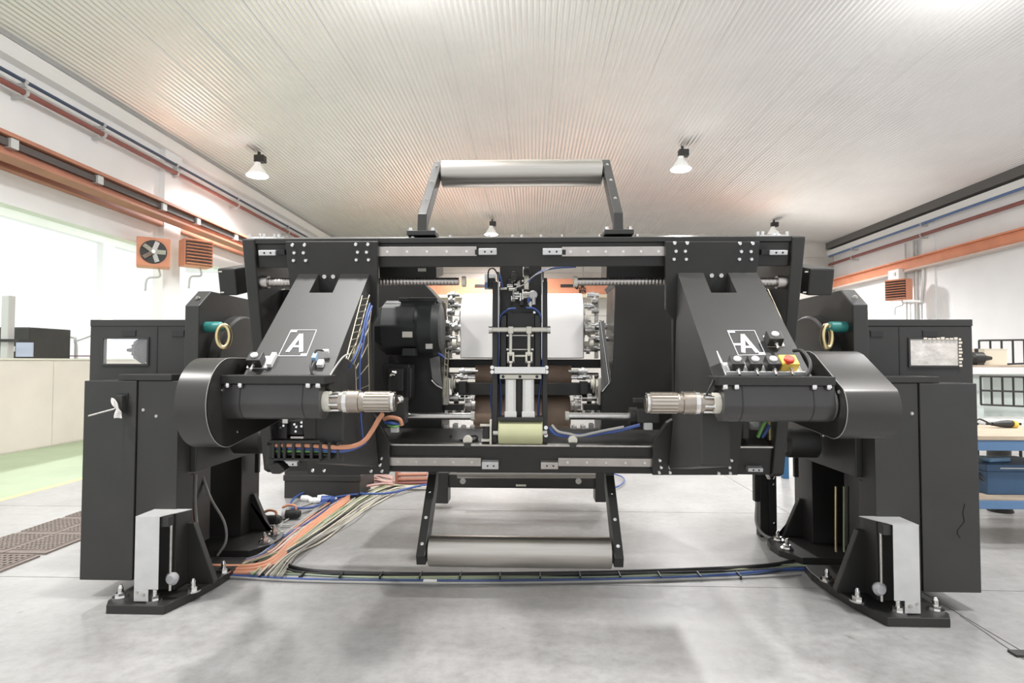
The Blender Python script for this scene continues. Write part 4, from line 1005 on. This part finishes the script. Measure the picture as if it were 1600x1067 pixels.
# zinc tray standing left of the brown rolls
t=thing('wire_cable_tray','narrow zinc wire tray standing beside the brown rolls','cable tray',onY(696,640,4.5))
A=[(696,545),(692,620)]; C=[(701,548),(697,622)]
B().tube([onY(*q,4.5) for q in A],.005,6,1).build('tray_rail',TRAYM,t); B().tube([onY(*q,4.5) for q in C],.005,6,1).build('tray_rail',TRAYM,t)
for k in range(8):
    f=(k+.5)/8; p=onY(696-4*f,545+75*f,4.5); q=onY(701-4*f,548+74*f,4.5); B().cyl(p,q,.004,6).build('tray_rung',TRAYM,t)
# electric motor on the left carrier
t=thing('electric_motor','dark grey electric motor with a terminal box left of the white reel','motor',onY(640,555,4.4))
c=onY(592,512,4.42); e=onY(655,512,4.42); g=onY(692,512,4.42)
R=.205
B().lathe((c.x,4.42,c.z),(1,0,0),[(0,R*.75),(.06,R),(e.x-c.x,R)],8,False).build('stator_housing',MOTORG,t,.01)
B().lathe((e.x,4.42,e.z),(1,0,0),[(0,R*.98),(.02,R),(g.x-e.x-.06,R),(g.x-e.x-.01,R*.86),(g.x-e.x,R*.6)],40).build('fan_cowl',MOTORG,t)
B().pbox(626,467,680,489,4.30,.22).build('terminal_box',MOTORG,t,.008); B().pbox(623,465,683,471,4.29,.24).build('box_lid',MOTORG,t,.004)
B().pbox(628,544,648,556,4.2,.1).build('lower_box',MOTORG,t,.006)
B().pbox(628.5,518,643.5,527,4.205,.02).build('name_plate',CREAM,t); B().pbox(665,537,675,545,4.19,.03).build('name_plate',RAIL,t)
B().pbox(592,474,627,482,4.34,.05).build('top_rib',BLK2,t)
t=thing('geared_drive','dark geared drive block hanging under the electric motor','motor',onY(620,626,4.35))
B().pbox(597,568,640,626,4.32,.2).build('gear_case',BLK,t,.012); B().pbox(606,575,630,612,4.28,.06).build('front_cover',BLK2,t,.008)
B().pbox(634,575,642,622,4.3,.06).build('side_flange',BLKG,t,.006)
c=onY(612,586,4.27); B().lathe((c.x,4.28,c.z),(.6,-1,.35),[(0,.018),(.05,.018),(.055,.010),(.08,.010)],14).build('oil_plug',CHROME,t)
# drive of the lower left spindle
t=thing('spindle_end_unit','steel end unit with orange looped lead beside the left chuck','bracket',onY(620,665,3.85))
B().pbox(612,622,633,662,3.84,.1).build('bracket_plate',BLK2,t,.004)
c=onY(614,629,3.8); B().lathe((c.x,3.82,c.z),(1,-.4,.5),[(0,.02),(.03,.028),(.06,.028),(.07,.016)],16).build('steel_knob',CHROME,t)
B().pbox(610,667,622,676,3.83,.04).build('grey_plug',GREYBOX,t,.004)
B().tube([onY(600,655,3.8),onY(610,652,3.78),onY(624,655,3.78),onY(628,664,3.8)],.013,8).build('orange_lead',CORAN,t)
B().tube([onY(602,660,3.8),onY(612,661,3.78),onY(624,663,3.8)],.011,8).build('blue_lead',CBLUE,t)
B().tube([onY(606,664,3.8),onY(616,667,3.78),onY(625,664,3.8)],.008,8).build('green_lead',CGREEN,t)
t=thing('spindle_end_unit','grey end bracket at the right end of the lower spindle','bracket',onY(1000,660,3.9))
B().pbox(997,641,1030,661,3.95,.12).build('bracket_plate',BLK2,t,.004); B().pbox(990,622,1008,630,4.0,.05).build('cable_stub',BLK2,t,.006)
B().pbox(1007,661,1020,672,3.93,.05).build('grey_plug',GREYBOX,t,.004)
# bits on the table by the green roller
t=thing('roller_support','small bright support bracket left of the pale green roller','bracket',onY(762,690,3.95))
B().pbox(765,656,768,694,3.93,.06).build('upright_plate',CREAM,t,.001); B().pbox(750,663,765,666,3.94,.03).build('top_strip',CREAM,t)
B().pbox(752,686,766,690,3.94,.03).build('bottom_strip',CREAM,t); B().pbox(754,667,764,686,3.96,.05).build('damper_body',BLK,t,.004)
for (px,lab) in ((730,'left small roller standing on the lower beam'),(895.5,'right small cream roller standing on the lower beam')):
    t=thing('guide_roller',lab,'roller',onY(px,695,3.93))
    c=onY(px,688,3.93); B().lathe((c.x,3.93,c.z),(0,1,0),[(0,.028),(.03,.032),(.05,.028)],24).build('roller_wheel',CREAM,t)
    B().pbox(px-5,692,px+5,700,3.90,.05).build('roller_bracket',BLK,t,.002)
hose('small black lead curled on the table left of the green roller',[(704,680,4.05),(706,684,4.05),(714,688,4.02),(724,688,3.98)],.008,CBLK,None,'cable','curled_lead')
hose('small black lead looped right of the left small roller',[(735,682,4.0),(742,681,4.02),(746,684,4.0),(740,689,3.97)],.007,CBLK,None,'cable','curled_lead')
hose('grey and blue hose running right along the lower beam',[(858,668,3.95),(868,678,3.95),(886,681,3.97),(902,680,3.97),(922,680,3.97),(945,676,3.97),(965,673,3.95),(1000,664,3.92)],.012,CBLUE,None)
hose('grey lead twisted round the blue hose on the lower beam',[(862,664,3.95),(872,674,3.94),(890,678,3.95),(905,681,3.94),(925,677,3.95),(948,672,3.95),(975,667,3.93)],.009,CGREY,None,'cable','grey_lead')
# energy chain with cables at the lower left corner of the frame
t=thing('energy_chain','black energy chain carrying coloured cables at the lower left of the frame','cable chain',onY(450,740,3.10))
for k in range(9):
    px=424+ k*9.5 if k<2 else 442+(k-2)*14
    for (a,b,c,d) in ((px,691,px+4,718),): B().pbox(a,b,c,d,3.08,.07).build('chain_link',BLK,t,.002)
B().pbox(420,688,500,692.5,3.08,.08).build('link_strip',BLK,t); B().pbox(420,716,500,720,3.08,.08).build('link_strip',BLK,t)
B().pbox(414,690,428,728,3.09,.12).build('chain_bend',BLK,t,.02); B().prism([onY(px,py,3.10) for px,py in ((418,722),(434,722),(446,735),(436,741),(423,741))],(0,.08,0)).build('chain_end',BLK,t,.01)
B().pbox(421,690,500,719,3.16,.02).build('chain_back',CBLK,t)
for (py,mm,lab) in ((695.5,CORAN,'thick orange cable leaving the energy chain up to the left chuck'),):
    o=B().tube([onY(426,py,3.10),onY(470,py,3.10),onY(497,697,3.10),onY(525,699,3.09),(onY(552,697,3.06)),onY(570,688,3.05),onY(582,672,3.04),onY(592,655,3.0),onY(597,648,2.93)],.012,10).build('orange_cable',mm); tag(o,lab,'cable')
for (py,mm,lab) in ((705,CGREEN,'green cable in the energy chain'),(710,CBLK,'black cable in the energy chain')):
    o=B().tube([onY(426,py,3.11),onY(470,py,3.11),onY(500,py,3.11),onY(520,py+1,3.12)],.008,8).build('chain_cable',mm); tag(o,lab,'cable')
o=B().tube([onY(430,700,3.11),onY(470,701,3.11),onY(500,703,3.10),onY(530,705,3.09),onY(555,700,3.08),onY(572,690,3.09)],.009,8).build('blue_cable',CBLUE); tag(o,'blue cable below the orange cable from the energy chain','cable')
t=thing('bay_machinery','dark valve block with bright screws in the lower left bay of the frame','valve block',onY(455,685,4.0))
B().pbox(432,660,448,690,3.98,.15).build('valve_body',BLK,t,.006); B().pbox(450,658,474,680,4.02,.15).build('valve_body',BLK,t,.006)
B().pbox(440,648,450,662,3.95,.05).build('grey_pin',STEEL,t,.006); B().pbox(454,682,474,687,4.0,.1).build('pale_strip',RAIL,t)
for (px,py) in ((438,668),(443,665),(460,663),(463,667),(471,660),(471,666),(462,674)):
    c=onY(px,py,3.97); B().lathe((c.x,3.98,c.z),(0,-1,0),[(0,.010),(.012,.008)],10).build('bright_screw',CHROME,t)
t=thing('bay_machinery','dark block with grey cylinder and zinc strip in the lower right bay of the frame','valve block',onY(1185,690,4.0))
B().pbox(1160,655,1171,686,3.98,.1).build('valve_body',BLK,t,.006); B().pbox(1172,652,1191,672,4.05,.08).build('grey_cylinder',GREYBOX,t,.02)
B().pbox(1202,650,1208,688,3.96,.03).build('zinc_strip',BRASS,t,.002)
hose('green lead slanting through the lower right bay of the frame',[(1198,655,3.95),(1192,665,3.95),(1184,683,3.97)],.012,CGREEN,None,'cable','green_lead')
hose('blue lead slanting through the lower right bay of the frame',[(1202,664,3.95),(1196,675,3.95),(1191,683,3.97)],.012,CBLUE,None,'cable','blue_lead')
hose('dark blue hose coiled behind the right end plate',[(1218,466,4.1),(1227,474,4.1),(1231,488,4.1),(1224,500,4.1),(1216,503,4.1)],.016,CBLUE,None)

# ------------------------------------------------------------------ rear machine low parts and floor cabinets
t=thing('rear_undercarriage','low black beam on two feet under the rear of the machine','beam',(0,6.1,0))
B().pbox(690,741,940,764,6.05,.15).build('low_beam',BLK,t,.006)
for (a,b,c) in ((674,700,787),(930,947,785)): B().pbox(a,738,b,c,6.02,.2).build('foot_post',BLK,t,.008)
B().pbox(806,757,822,760,6.045,.01).build('name_strip',CREAM,t)
B().cyl(onY(715,739,5.8),onY(930,739,5.8),.05,20).build('steel_roller',ROLL,t)
for px in (723,904): c=onY(px,752,6.04); B().lathe((c.x,6.05,c.z),(0,-1,0),[(0,.03),(.004,.03)],16).build('beam_hole',STEEL,t)
t=thing('floor_control_cabinet','dark grey control cabinet standing behind the left end of the frame','cabinet',onZ(500,779,0))
y=onZ(500,779,0).y; 
a=onY(445,700,y); b=onY(562,779,y); B().box(a.x,b.x,y,y+.6,0,1.0).build('cabinet_body',BLK2,t,.006)
a2=onY(443,742,y); b2=onY(564,752,y); B().box(a2.x,b2.x,y-.01,y+.6,b2.z,a2.z).build('cabinet_band',BLK2,t,.004)
t=thing('upright_guard_post','black upright post with a bolted strip under the right end of the frame','post',onZ(1217,830,0))
B().box(2.03,2.10,5.2,5.3,0,.9).build('post_shaft',BLK,t,.004); B().box(2.10,2.165,5.19,5.21,0,1.15).build('bolted_strip',BLK2,t,.002)
mb=B()
for z in (.12,.45,.75): bolt(mb,(2.145,5.19,z),(0,-1,0),.010,.008)
mb.build('strip_bolt',CHROME,t); B().box(1.985,2.03,5.2,5.26,.30,.66).build('junction_block',BLK,t,.006)
c=onY(1203,748,5.15); B().lathe((c.x,5.15,c.z),(0,0,1),[(0,.03),(.03,.045),(.07,.045),(.1,.02)],16).build('plug',CHROME,t)
B().tube([(2.0,5.2,.3),(1.99,5.18,.12),(2.05,5.12,.03),(2.2,5.05,.012)],.013,8).build('grey_lead',CGREY,t)
o=B().tube([(2.08,5.05,.95),(2.12,5.05,.75),(2.05,5.1,.62),(1.99,5.15,.56)],.025,10).build('grey_hose',CGREY); tag(o,'fat grey hose curving down to the upright post at the right','hose')
q=onZ(1228,748,0); t=tag(B().box(q.x-.03,q.x+.04,q.y,q.y+.08,0,.9).build('blue_post',mat('blue_post_paint',(.03,.12,.24),.4)),'blue post far behind the right end of the frame','post')
# hanging cable in the left stand, orange vertical cable
for s,lab in ((-1,'left'),):
    o=B().tube([onY(317,745,4.5),onY(330,780,4.5),onY(350,815,4.5),onY(353,845,4.5),onY(340,868,4.5)],.010,8).build('grey_cable',CGREY); tag(o,'grey cable hanging inside the left stand','cable')
for (px,mm,lab) in ((300,CORAN,'orange cable running down inside the left stand'),(305.5,CGREY,'grey cable beside the orange one inside the left stand')):
    o=B().tube([onY(px,740,4.3),onY(px-1,790,4.3),onY(px+4,840,4.3),onY(px+8,874,4.3)],.013,8).build('riser_cable',mm); tag(o,lab,'cable')
for (px,mm,lab) in ((1306,BRASS,'thin zinc rod inside the right stand'),(1319,CYEL,'yellowish cable inside the right stand'),(1325,CBLK,'black cable inside the right stand')):
    o=B().tube([onY(px,760,4.4),onY(px,820,4.4),onY(px,862,4.4)],.008,8).build('riser_cable',mm); tag(o,lab,'cable')

# ------------------------------------------------------------------ cables on the floor
random.seed(5)
def zpath(pts,z): return [Vector((p.x,p.y,z)) for p in (onZ(px,py,z) for px,py in pts)]
def fcable(lab,pts,r,m,z=None,grp='cables along the floor'):
    z=r if z is None else z
    o=B().tube(zpath(pts,z),r,7,5).build('floor_cable',m); return tag(o,lab,'cable',grp)
# run in front of the hanging roller
runs=[('black cable at the back of the floor run below the hanging roller',[(436,868),(445,880),(470,889),(520,894),(650,897),(900,895),(1100,889),(1200,883),(1240,876)],.014,CBLK),
('second black cable in the floor run below the hanging roller',[(425,872),(460,893),(560,897),(720,899),(900,898),(1080,894),(1235,889)],.010,CBLK),
('pale green cable in the floor run below the hanging roller',[(430,890),(520,900),(700,901),(900,899),(1100,894),(1230,882),(1300,890)],.006,CYEL),
('grey green cable in the floor run below the hanging roller',[(440,896),(600,903),(820,903),(1000,900),(1160,894),(1240,884),(1300,889)],.006,mat('grey_green_cable',(.35,.42,.33),.5)),
('blue cable at the front of the floor run below the hanging roller',[(345,898),(480,905),(700,908),(920,906),(1100,900),(1240,889),(1310,893)],.010,CBLUE),
('grey cable at the very front of the floor run below the hanging roller',[(350,901),(480,908),(700,911),(920,909),(1100,904),(1200,900),(1252,896)],.009,CGREY),
('dark blue cable in the front of the floor run',[(380,900),(520,906.5),(760,909.5),(980,907),(1150,900),(1250,887),(1310,891)],.009,DKPIPE)]
for lab,p,r,mm in runs: fcable(lab,p,r,mm)
mb=B()
for px in range(410,1200,62):
    p=onZ(px,897,.02); mb.box(p.x-.004,p.x+.004,p.y-.055,p.y+.045,0,.026)
tag(mb.build('cable_ties',CBLK),'row of black cable ties around the floor cable run','cable ties',None,'stuff')
p=onZ(672,907,.022); tag(B().box(p.x-.045,p.x+.045,p.y-.012,p.y+.012,.0,.026).build('cable_label',WHITEP),'white label sleeve on the front floor cable','label')
# diagonal bundle towards the back
cols=[(CCRM,'cream'),(CPINK,'pinkish'),(CYEL,'yellow green'),(CGREY,'grey'),(CORAN,'orange'),(CBLK,'black'),(CGREEN,'green'),(CBLUE,'blue')]
ORD=('first','second','third','fourth','fifth','sixth','seventh','eighth','ninth','tenth','eleventh','twelfth','thirteenth','fourteenth','fifteenth','sixteenth','seventeenth','eighteenth','nineteenth','twentieth','twenty-first','twenty-second','twenty-third','twenty-fourth','twenty-fifth','twenty-sixth','twenty-seventh','twenty-eighth')
order=[5,3,7,4,4,1,4,0,1,3,5,2,0,3,2,6,3,0,2,5,0,3,0,3,2,0,3,0]
n=len(order)
for k,ci in enumerate(order):
    f=k/(n-1); mm,cn=cols[ci]
    s0=(345+95*f,893+7*f) if f>.45 else (335+20*f,884+18*f)
    j=lambda a: random.uniform(-a,a)
    mid=[(400+64*f+j(2),868-2*f+j(2)),(436+68*f+j(3),842+j(3)),(484+68*f+j(4),806+4*f+j(3)),(528+66*f+j(4),776+6*f+j(3)),(575+60*f+j(6),755+8*f+j(2))]
    end=[(640+j(20),752+12*f),(690+j(12),750+14*f)]
    lab='%s cable, %s from the left in the diagonal floor bundle'%(cn,ORD[k])
    fcable(lab,[s0]+mid+end,random.uniform(.006,.009) if ci!=4 else .012,mm,.012+.012*(k%3),'cables of the diagonal floor bundle')
# orange bundle from the left stand into the diagonal
for k in range(3):
    fcable(('topmost orange cable','middle orange cable','lowest orange cable')[k]+' leaving the left stand along the floor',[(322,884+5*k),(360,885+5*k),(400,883+5*k),(428,872+5*k),(455,846+5*k),(500,808+4*k),(545,775+3*k)],.017,CORAN,.02+.012*(2-k))
fcable('dark flat cable duct behind the left stand',[(380,888),(420,862),(455,835),(500,800),(545,770)],.02,BLK,.02)
fcable('blue hose arching on the floor behind the left stand',[(452,790),(460,778),(480,768),(510,764),(540,766),(570,772)],.012,CBLUE,.06)
fcable('long blue hose curving towards the rear feet of the machine',[(455,794),(490,792),(520,778),(560,772),(610,770),(650,760),(700,752)],.012,CBLUE,.05)
fcable('blue hose curling on the floor to the right of the fork',[(958,740),(972,745),(975,752),(965,760),(950,762)],.010,CBLUE,.03)
for k,(px,py,l) in enumerate(((425,812,'black plug with an orange lever nearest the left stand'),(456,803,'grey and black plug with an orange lever, further from the left stand'))):
    c=onZ(px,py,.05); t=thing('power_plug',l,'plug',(c.x,c.y,0))
    d=Vector((1,.1,0)).normalized(); B().lathe(c-d*.07,d,[(0,.035),(.05,.045),(.12,.045),(.15,.03)],16).build('plug_body',CBLK if k==0 else RUB,t)
    B().lathe(c-d*.085,d,[(0,.048),(.03,.048)],16).build('plug_collar',GREYBOX,t)
    B().tube([c+Vector((-.09,0,.06)),c+Vector((-.03,0,.085)),c+Vector((.03,0,.075)),c+Vector((.04,0,.04))],.012,8).build('lever',CORAN,t)
c=onZ(505,782,.03); t=thing('blue_coupling','blue plug coupling with white connectors on the floor','plug',(c.x,c.y,0))
B().lathe(c-Vector((.02,0,0)),(1,.2,0),[(0,.05),(.1,.05),(.14,.03)],16).build('plug_body',CBLUE,t)
for k in range(4): p=onZ(472+12*k,778+4*(k%2),.03); B().lathe(p,(1,.3*(k-1),0),[(0,.03),(.06,.035),(.12,.02)],12).build('white_connector',WHITEP,t)
# loose leads left of the bundle
for k in range(12):
    x0=424+random.uniform(0,30); y0=random.uniform(812,848)
    fcable('grey lead in the loose tangle beside the rear left foot',[(x0,y0),(x0+20,y0-6+random.uniform(-8,8)),(x0+45+random.uniform(-8,8),y0-16+random.uniform(-6,6)),(x0+75,y0-36+random.uniform(-6,6))],.008,(CGREY,CCRM,CBLK,WHITEP)[k%4] if k%4<1 else CGREY,.012+.006*(k%3),'loose leads beside the rear left foot')
# pale pink tangle and orange rack under the frame
for k in range(7):
    y0=743+k*2
    fcable('pinkish lead in the tangle under the lower left corner of the frame',[(566,y0+6),(585,y0+random.uniform(-3,3)),(600,y0+random.uniform(-3,3)),(614,y0+2)],.014,CPINK,.02+.01*k,'pinkish leads under the frame')
t=thing('orange_pipe_rack','low orange pipe rack behind the left fork arm','rack',onZ(640,760,0))
y=onZ(640,762,0).y
B().pbox(617,737,623,761,y,.1).build('rack_post',RUNL,t,.01)
for py in (742,749,755): a=onY(622,py,y); b=onY(668,py-1,y); B().cyl(a,b,.022,12).build('rack_pipe',RUNL if py<755 else RED,t)

# ------------------------------------------------------------------ benches on the right
t=thing('work_bench','blue framed workbench with a pale wooden top at the right edge','bench',(4.4,5.3,0))
y=4.95; z=onY(1560,686,y).z; xl_=onY(1518,690,y).x
B().box(xl_,5.6,y,y+.85,z-.01,z+.025).build('table_top',WOOD,t,.004)
B().box(xl_,5.6,y+.01,y+.05,z-.095,z-.012).box(xl_,5.6,y+.78,y+.82,z-.09,z-.012).build('top_rail',BENCHBLUE,t,.003)
zs=onY(1560,779,y).z
B().box(xl_,5.6,y+.02,y+.8,zs-.02,zs).build('lower_shelf',WOOD,t,.003); B().box(xl_,5.6,y+.0,y+.04,zs-.085,zs-.02).build('shelf_rail',BENCHBLUE,t,.003)
for (x,yy) in ((5.5,y+.02),(xl_+.01,y+.74),(5.5,y+.74)): B().box(x,x+.07,yy,yy+.07,0,z-.012).build('leg',BENCHBLUE,t,.003)
B().box(xl_+.01,xl_+.07,y+.06,y+.12,0,z-.012).build('leg',BENCHBLUE,t,.003)
p0,p1=onY(1557,758,y+.12),onY(1625,776,y+.12)
t=thing('blue_toolbox','dark blue metal toolbox on the lower shelf of the workbench','toolbox',(p0.x,y+.3,zs))
B().box(p0.x-.06,p1.x+.2,y+.14,y+.62,zs,zs+.19).build('box_body',BOXBLUE,t,.008); B().box(p0.x-.066,p1.x+.205,y+.134,y+.625,zs+.19,zs+.25).build('box_lid',BOXBLUE,t,.008)
B().tube([(p0.x-.06,y+.22,zs+.16),(p0.x-.10,y+.25,zs+.13),(p0.x-.10,y+.45,zs+.13),(p0.x-.06,y+.48,zs+.16)],.010,8).build('carry_handle',BLK,t)
B().box(p0.x+.04,p0.x+.3,y+.128,y+.135,zs+.215,zs+.225).build('latch_strip',GREYBOX,t)
t=thing('blue_hand_tool','pale blue tool with a dark cord lying on the toolbox lid','tool',(p0.x+.1,y+.3,zs+.25))
B().obox((p0.x+.12,y+.28,zs+.27),Vector((.11,.03,0)),Vector((-.01,.04,0)),Vector((0,0,.018))).build('tool_body',mat('pale_blue_tool',(.25,.42,.62),.4),t,.01)
B().tube([(p0.x-.02,y+.3,zs+.275),(p0.x-.12,y+.25,zs+.27),(p0.x-.14,y+.18,zs+.2),(p0.x-.1,y+.12,zs+.12)],.012,8).build('cord',CBLK,t)
t=thing('machine_leg_bracket','dark round post behind the workbench legs','post',(onY(1561,720,6.2).x,6.2,0))
c=onY(1561,720,6.2); B().cyl((c.x,6.2,0),(c.x,6.2,.88),.10,20).build('post_shaft',BLK,t); B().cyl((c.x,6.2,0),(c.x,6.2,.02),.11,20).build('post_foot',BLK,t)
t=thing('wire_cage_panel','black wire cage panel behind the lower shelf of the workbench','panel',(onY(1570,760,6.35).x,6.35,0))
mb=0
x0=onY(1528,720,6.35).x; x1=onY(1640,720,6.35).x
for k in range(6): x=x0+(x1-x0)*k/5; B().cyl((x,6.35,0),(x,6.35,.87),.014,8).build('cage_bar',BLK,t)
for zz in (.12,.5,.72): B().cyl((x0,6.35,zz),(x1,6.35,zz),.012,8).build('cage_bar',BLK,t)
# things on the bench
t=thing('hand_drill','small yellow and black hand tool with a cord on the workbench top','tool',(onY(1566,668,y+.6).x,y+.6,z+.025))
c=onY(1572,665,y+.6); B().lathe((c.x-.12,y+.6,z+.06),(1,.1,0),[(0,.015),(.08,.03),(.16,.035),(.2,.03)],12).build('tool_body',BLK,t); B().lathe((c.x+.06,y+.61,z+.06),(1,.3,-.2),[(0,.034),(.04,.034)],12).build('tool_grip',YEL,t)
B().tube([(c.x-.12,y+.6,z+.05),(c.x-.2,y+.65,z+.10),(c.x-.28,y+.62,z+.05),(c.x-.36,y+.66,z+.035)],.008,6).build('cord',CBLK,t)
# second bench behind with shelf and wire grid
Y2=7.4
t=thing('storage_bench','pale second bench with an upper shelf and black wire grid behind the workbench','bench',(onY(1560,600,Y2).x,Y2,0))
x0=onY(1521,600,Y2).x; x1=onY(1690,600,Y2).x; zz=onY(1560,652,Y2).z
B().box(x0-.1,x1,Y2-.5,Y2+.25,zz-.05,zz).build('bench_top',WHITEP,t,.004)
B().box(x0-.1,x1,Y2+.2,Y2+.24,zz,onY(1560,585,Y2).z).build('back_board',mat('pale_green_board',(.62,.68,.64),.6),t)
zz2=onY(1560,572,Y2).z; B().box(x0-.1,x1,Y2-.2,Y2+.25,zz2-.012,zz2+.012).build('upper_shelf',WOOD,t,.002)
B().box(x0-.1,x0+.08,Y2-.05,Y2+.2,zz,onY(1560,590,Y2).z).build('side_post',mat('pale_green_post',(.60,.66,.62),.5),t,.003)
for x in (x0,x1-.1): B().box(x,x+.06,Y2-.4,Y2-.34,0,zz-.05).box(x,x+.06,Y2+.18,Y2+.24,0,zz-.05).build('leg',GREYBOX,t)
B().box(x0+.05,x0+.09,Y2+.2,Y2+.24,zz2,zz2+.01).build('shelf_clip',BLK,t)
def grid(t,xa,xb,za,zb_,y,nx,nz,tilt=0):
    for k in range(nx+1): x=xa+(xb-xa)*k/nx; B().cyl((x,y,za-tilt*k/nx),(x,y,zb_-tilt*.4*k/nx),.012,6).build('grid_bar',BLK,t)
    for k in range(nz+1): f=k/nz; B().cyl((xa,y,za+(zb_-za)*f),(xb,y,za+(zb_-za)*f-tilt*(1-.6*f)),.012,6).build('grid_bar',BLK,t)
a=onY(1533,632,Y2-.25); b=onY(1600,588,Y2-.25); grid(t,a.x,a.x+(b.x-a.x)*1.5,a.z,b.z,Y2-.25,6,2,.03)
a=onY(1530,546,Y2+.1); b=onY(1600,532,Y2+.1); grid(t,a.x,a.x+(b.x-a.x)*1.5,zz2+.012,b.z,Y2+.1,6,1,-.03)
t=thing('cream_carton','cream carton on the upper shelf behind the workbench','carton',(onY(1555,560,Y2).x,Y2,zz2+.012))
p=onY(1538,546,Y2-.02); q=onY(1572,570,Y2); B().box(p.x,q.x,Y2-.02,Y2+.18,zz2+.012,p.z).build('carton_body',mat('cream_card',(.68,.62,.50),.6),t,.004); B().box(p.x-.003,q.x+.003,Y2-.023,Y2+.183,p.z,p.z+.01).build('carton_lid',mat('cream_card_lid',(.70,.65,.54),.6),t)
t=thing('small_motor','small dark motor on the upper shelf beside the carton','motor',(onY(1530,560,Y2).x,Y2-.1,zz2+.012))
c=onY(1530,561,Y2-.1); B().lathe((c.x-.1,Y2-.1,zz2+.095),(1,0,0),[(0,.05),(.02,.075),(.13,.075),(.15,.04),(.24,.02)],20).build('motor_body',BLK,t); B().box(c.x-.06,c.x+.02,Y2-.15,Y2-.05,zz2+.012,zz2+.04).build('motor_foot',BLK2,t); B().lathe((c.x-.03,Y2-.1,zz2+.16),(0,0,1),[(0,.02),(.05,.02)],12).build('top_knob',BLK,t)
c=onZ(1592,1020,.0); tag(B().box(c.x-.05,c.x+.09,c.y-.05,c.y+.01,0,.012).build('metal_scrap',BLK2),'flat dark metal piece on the floor at the lower right corner','scrap')
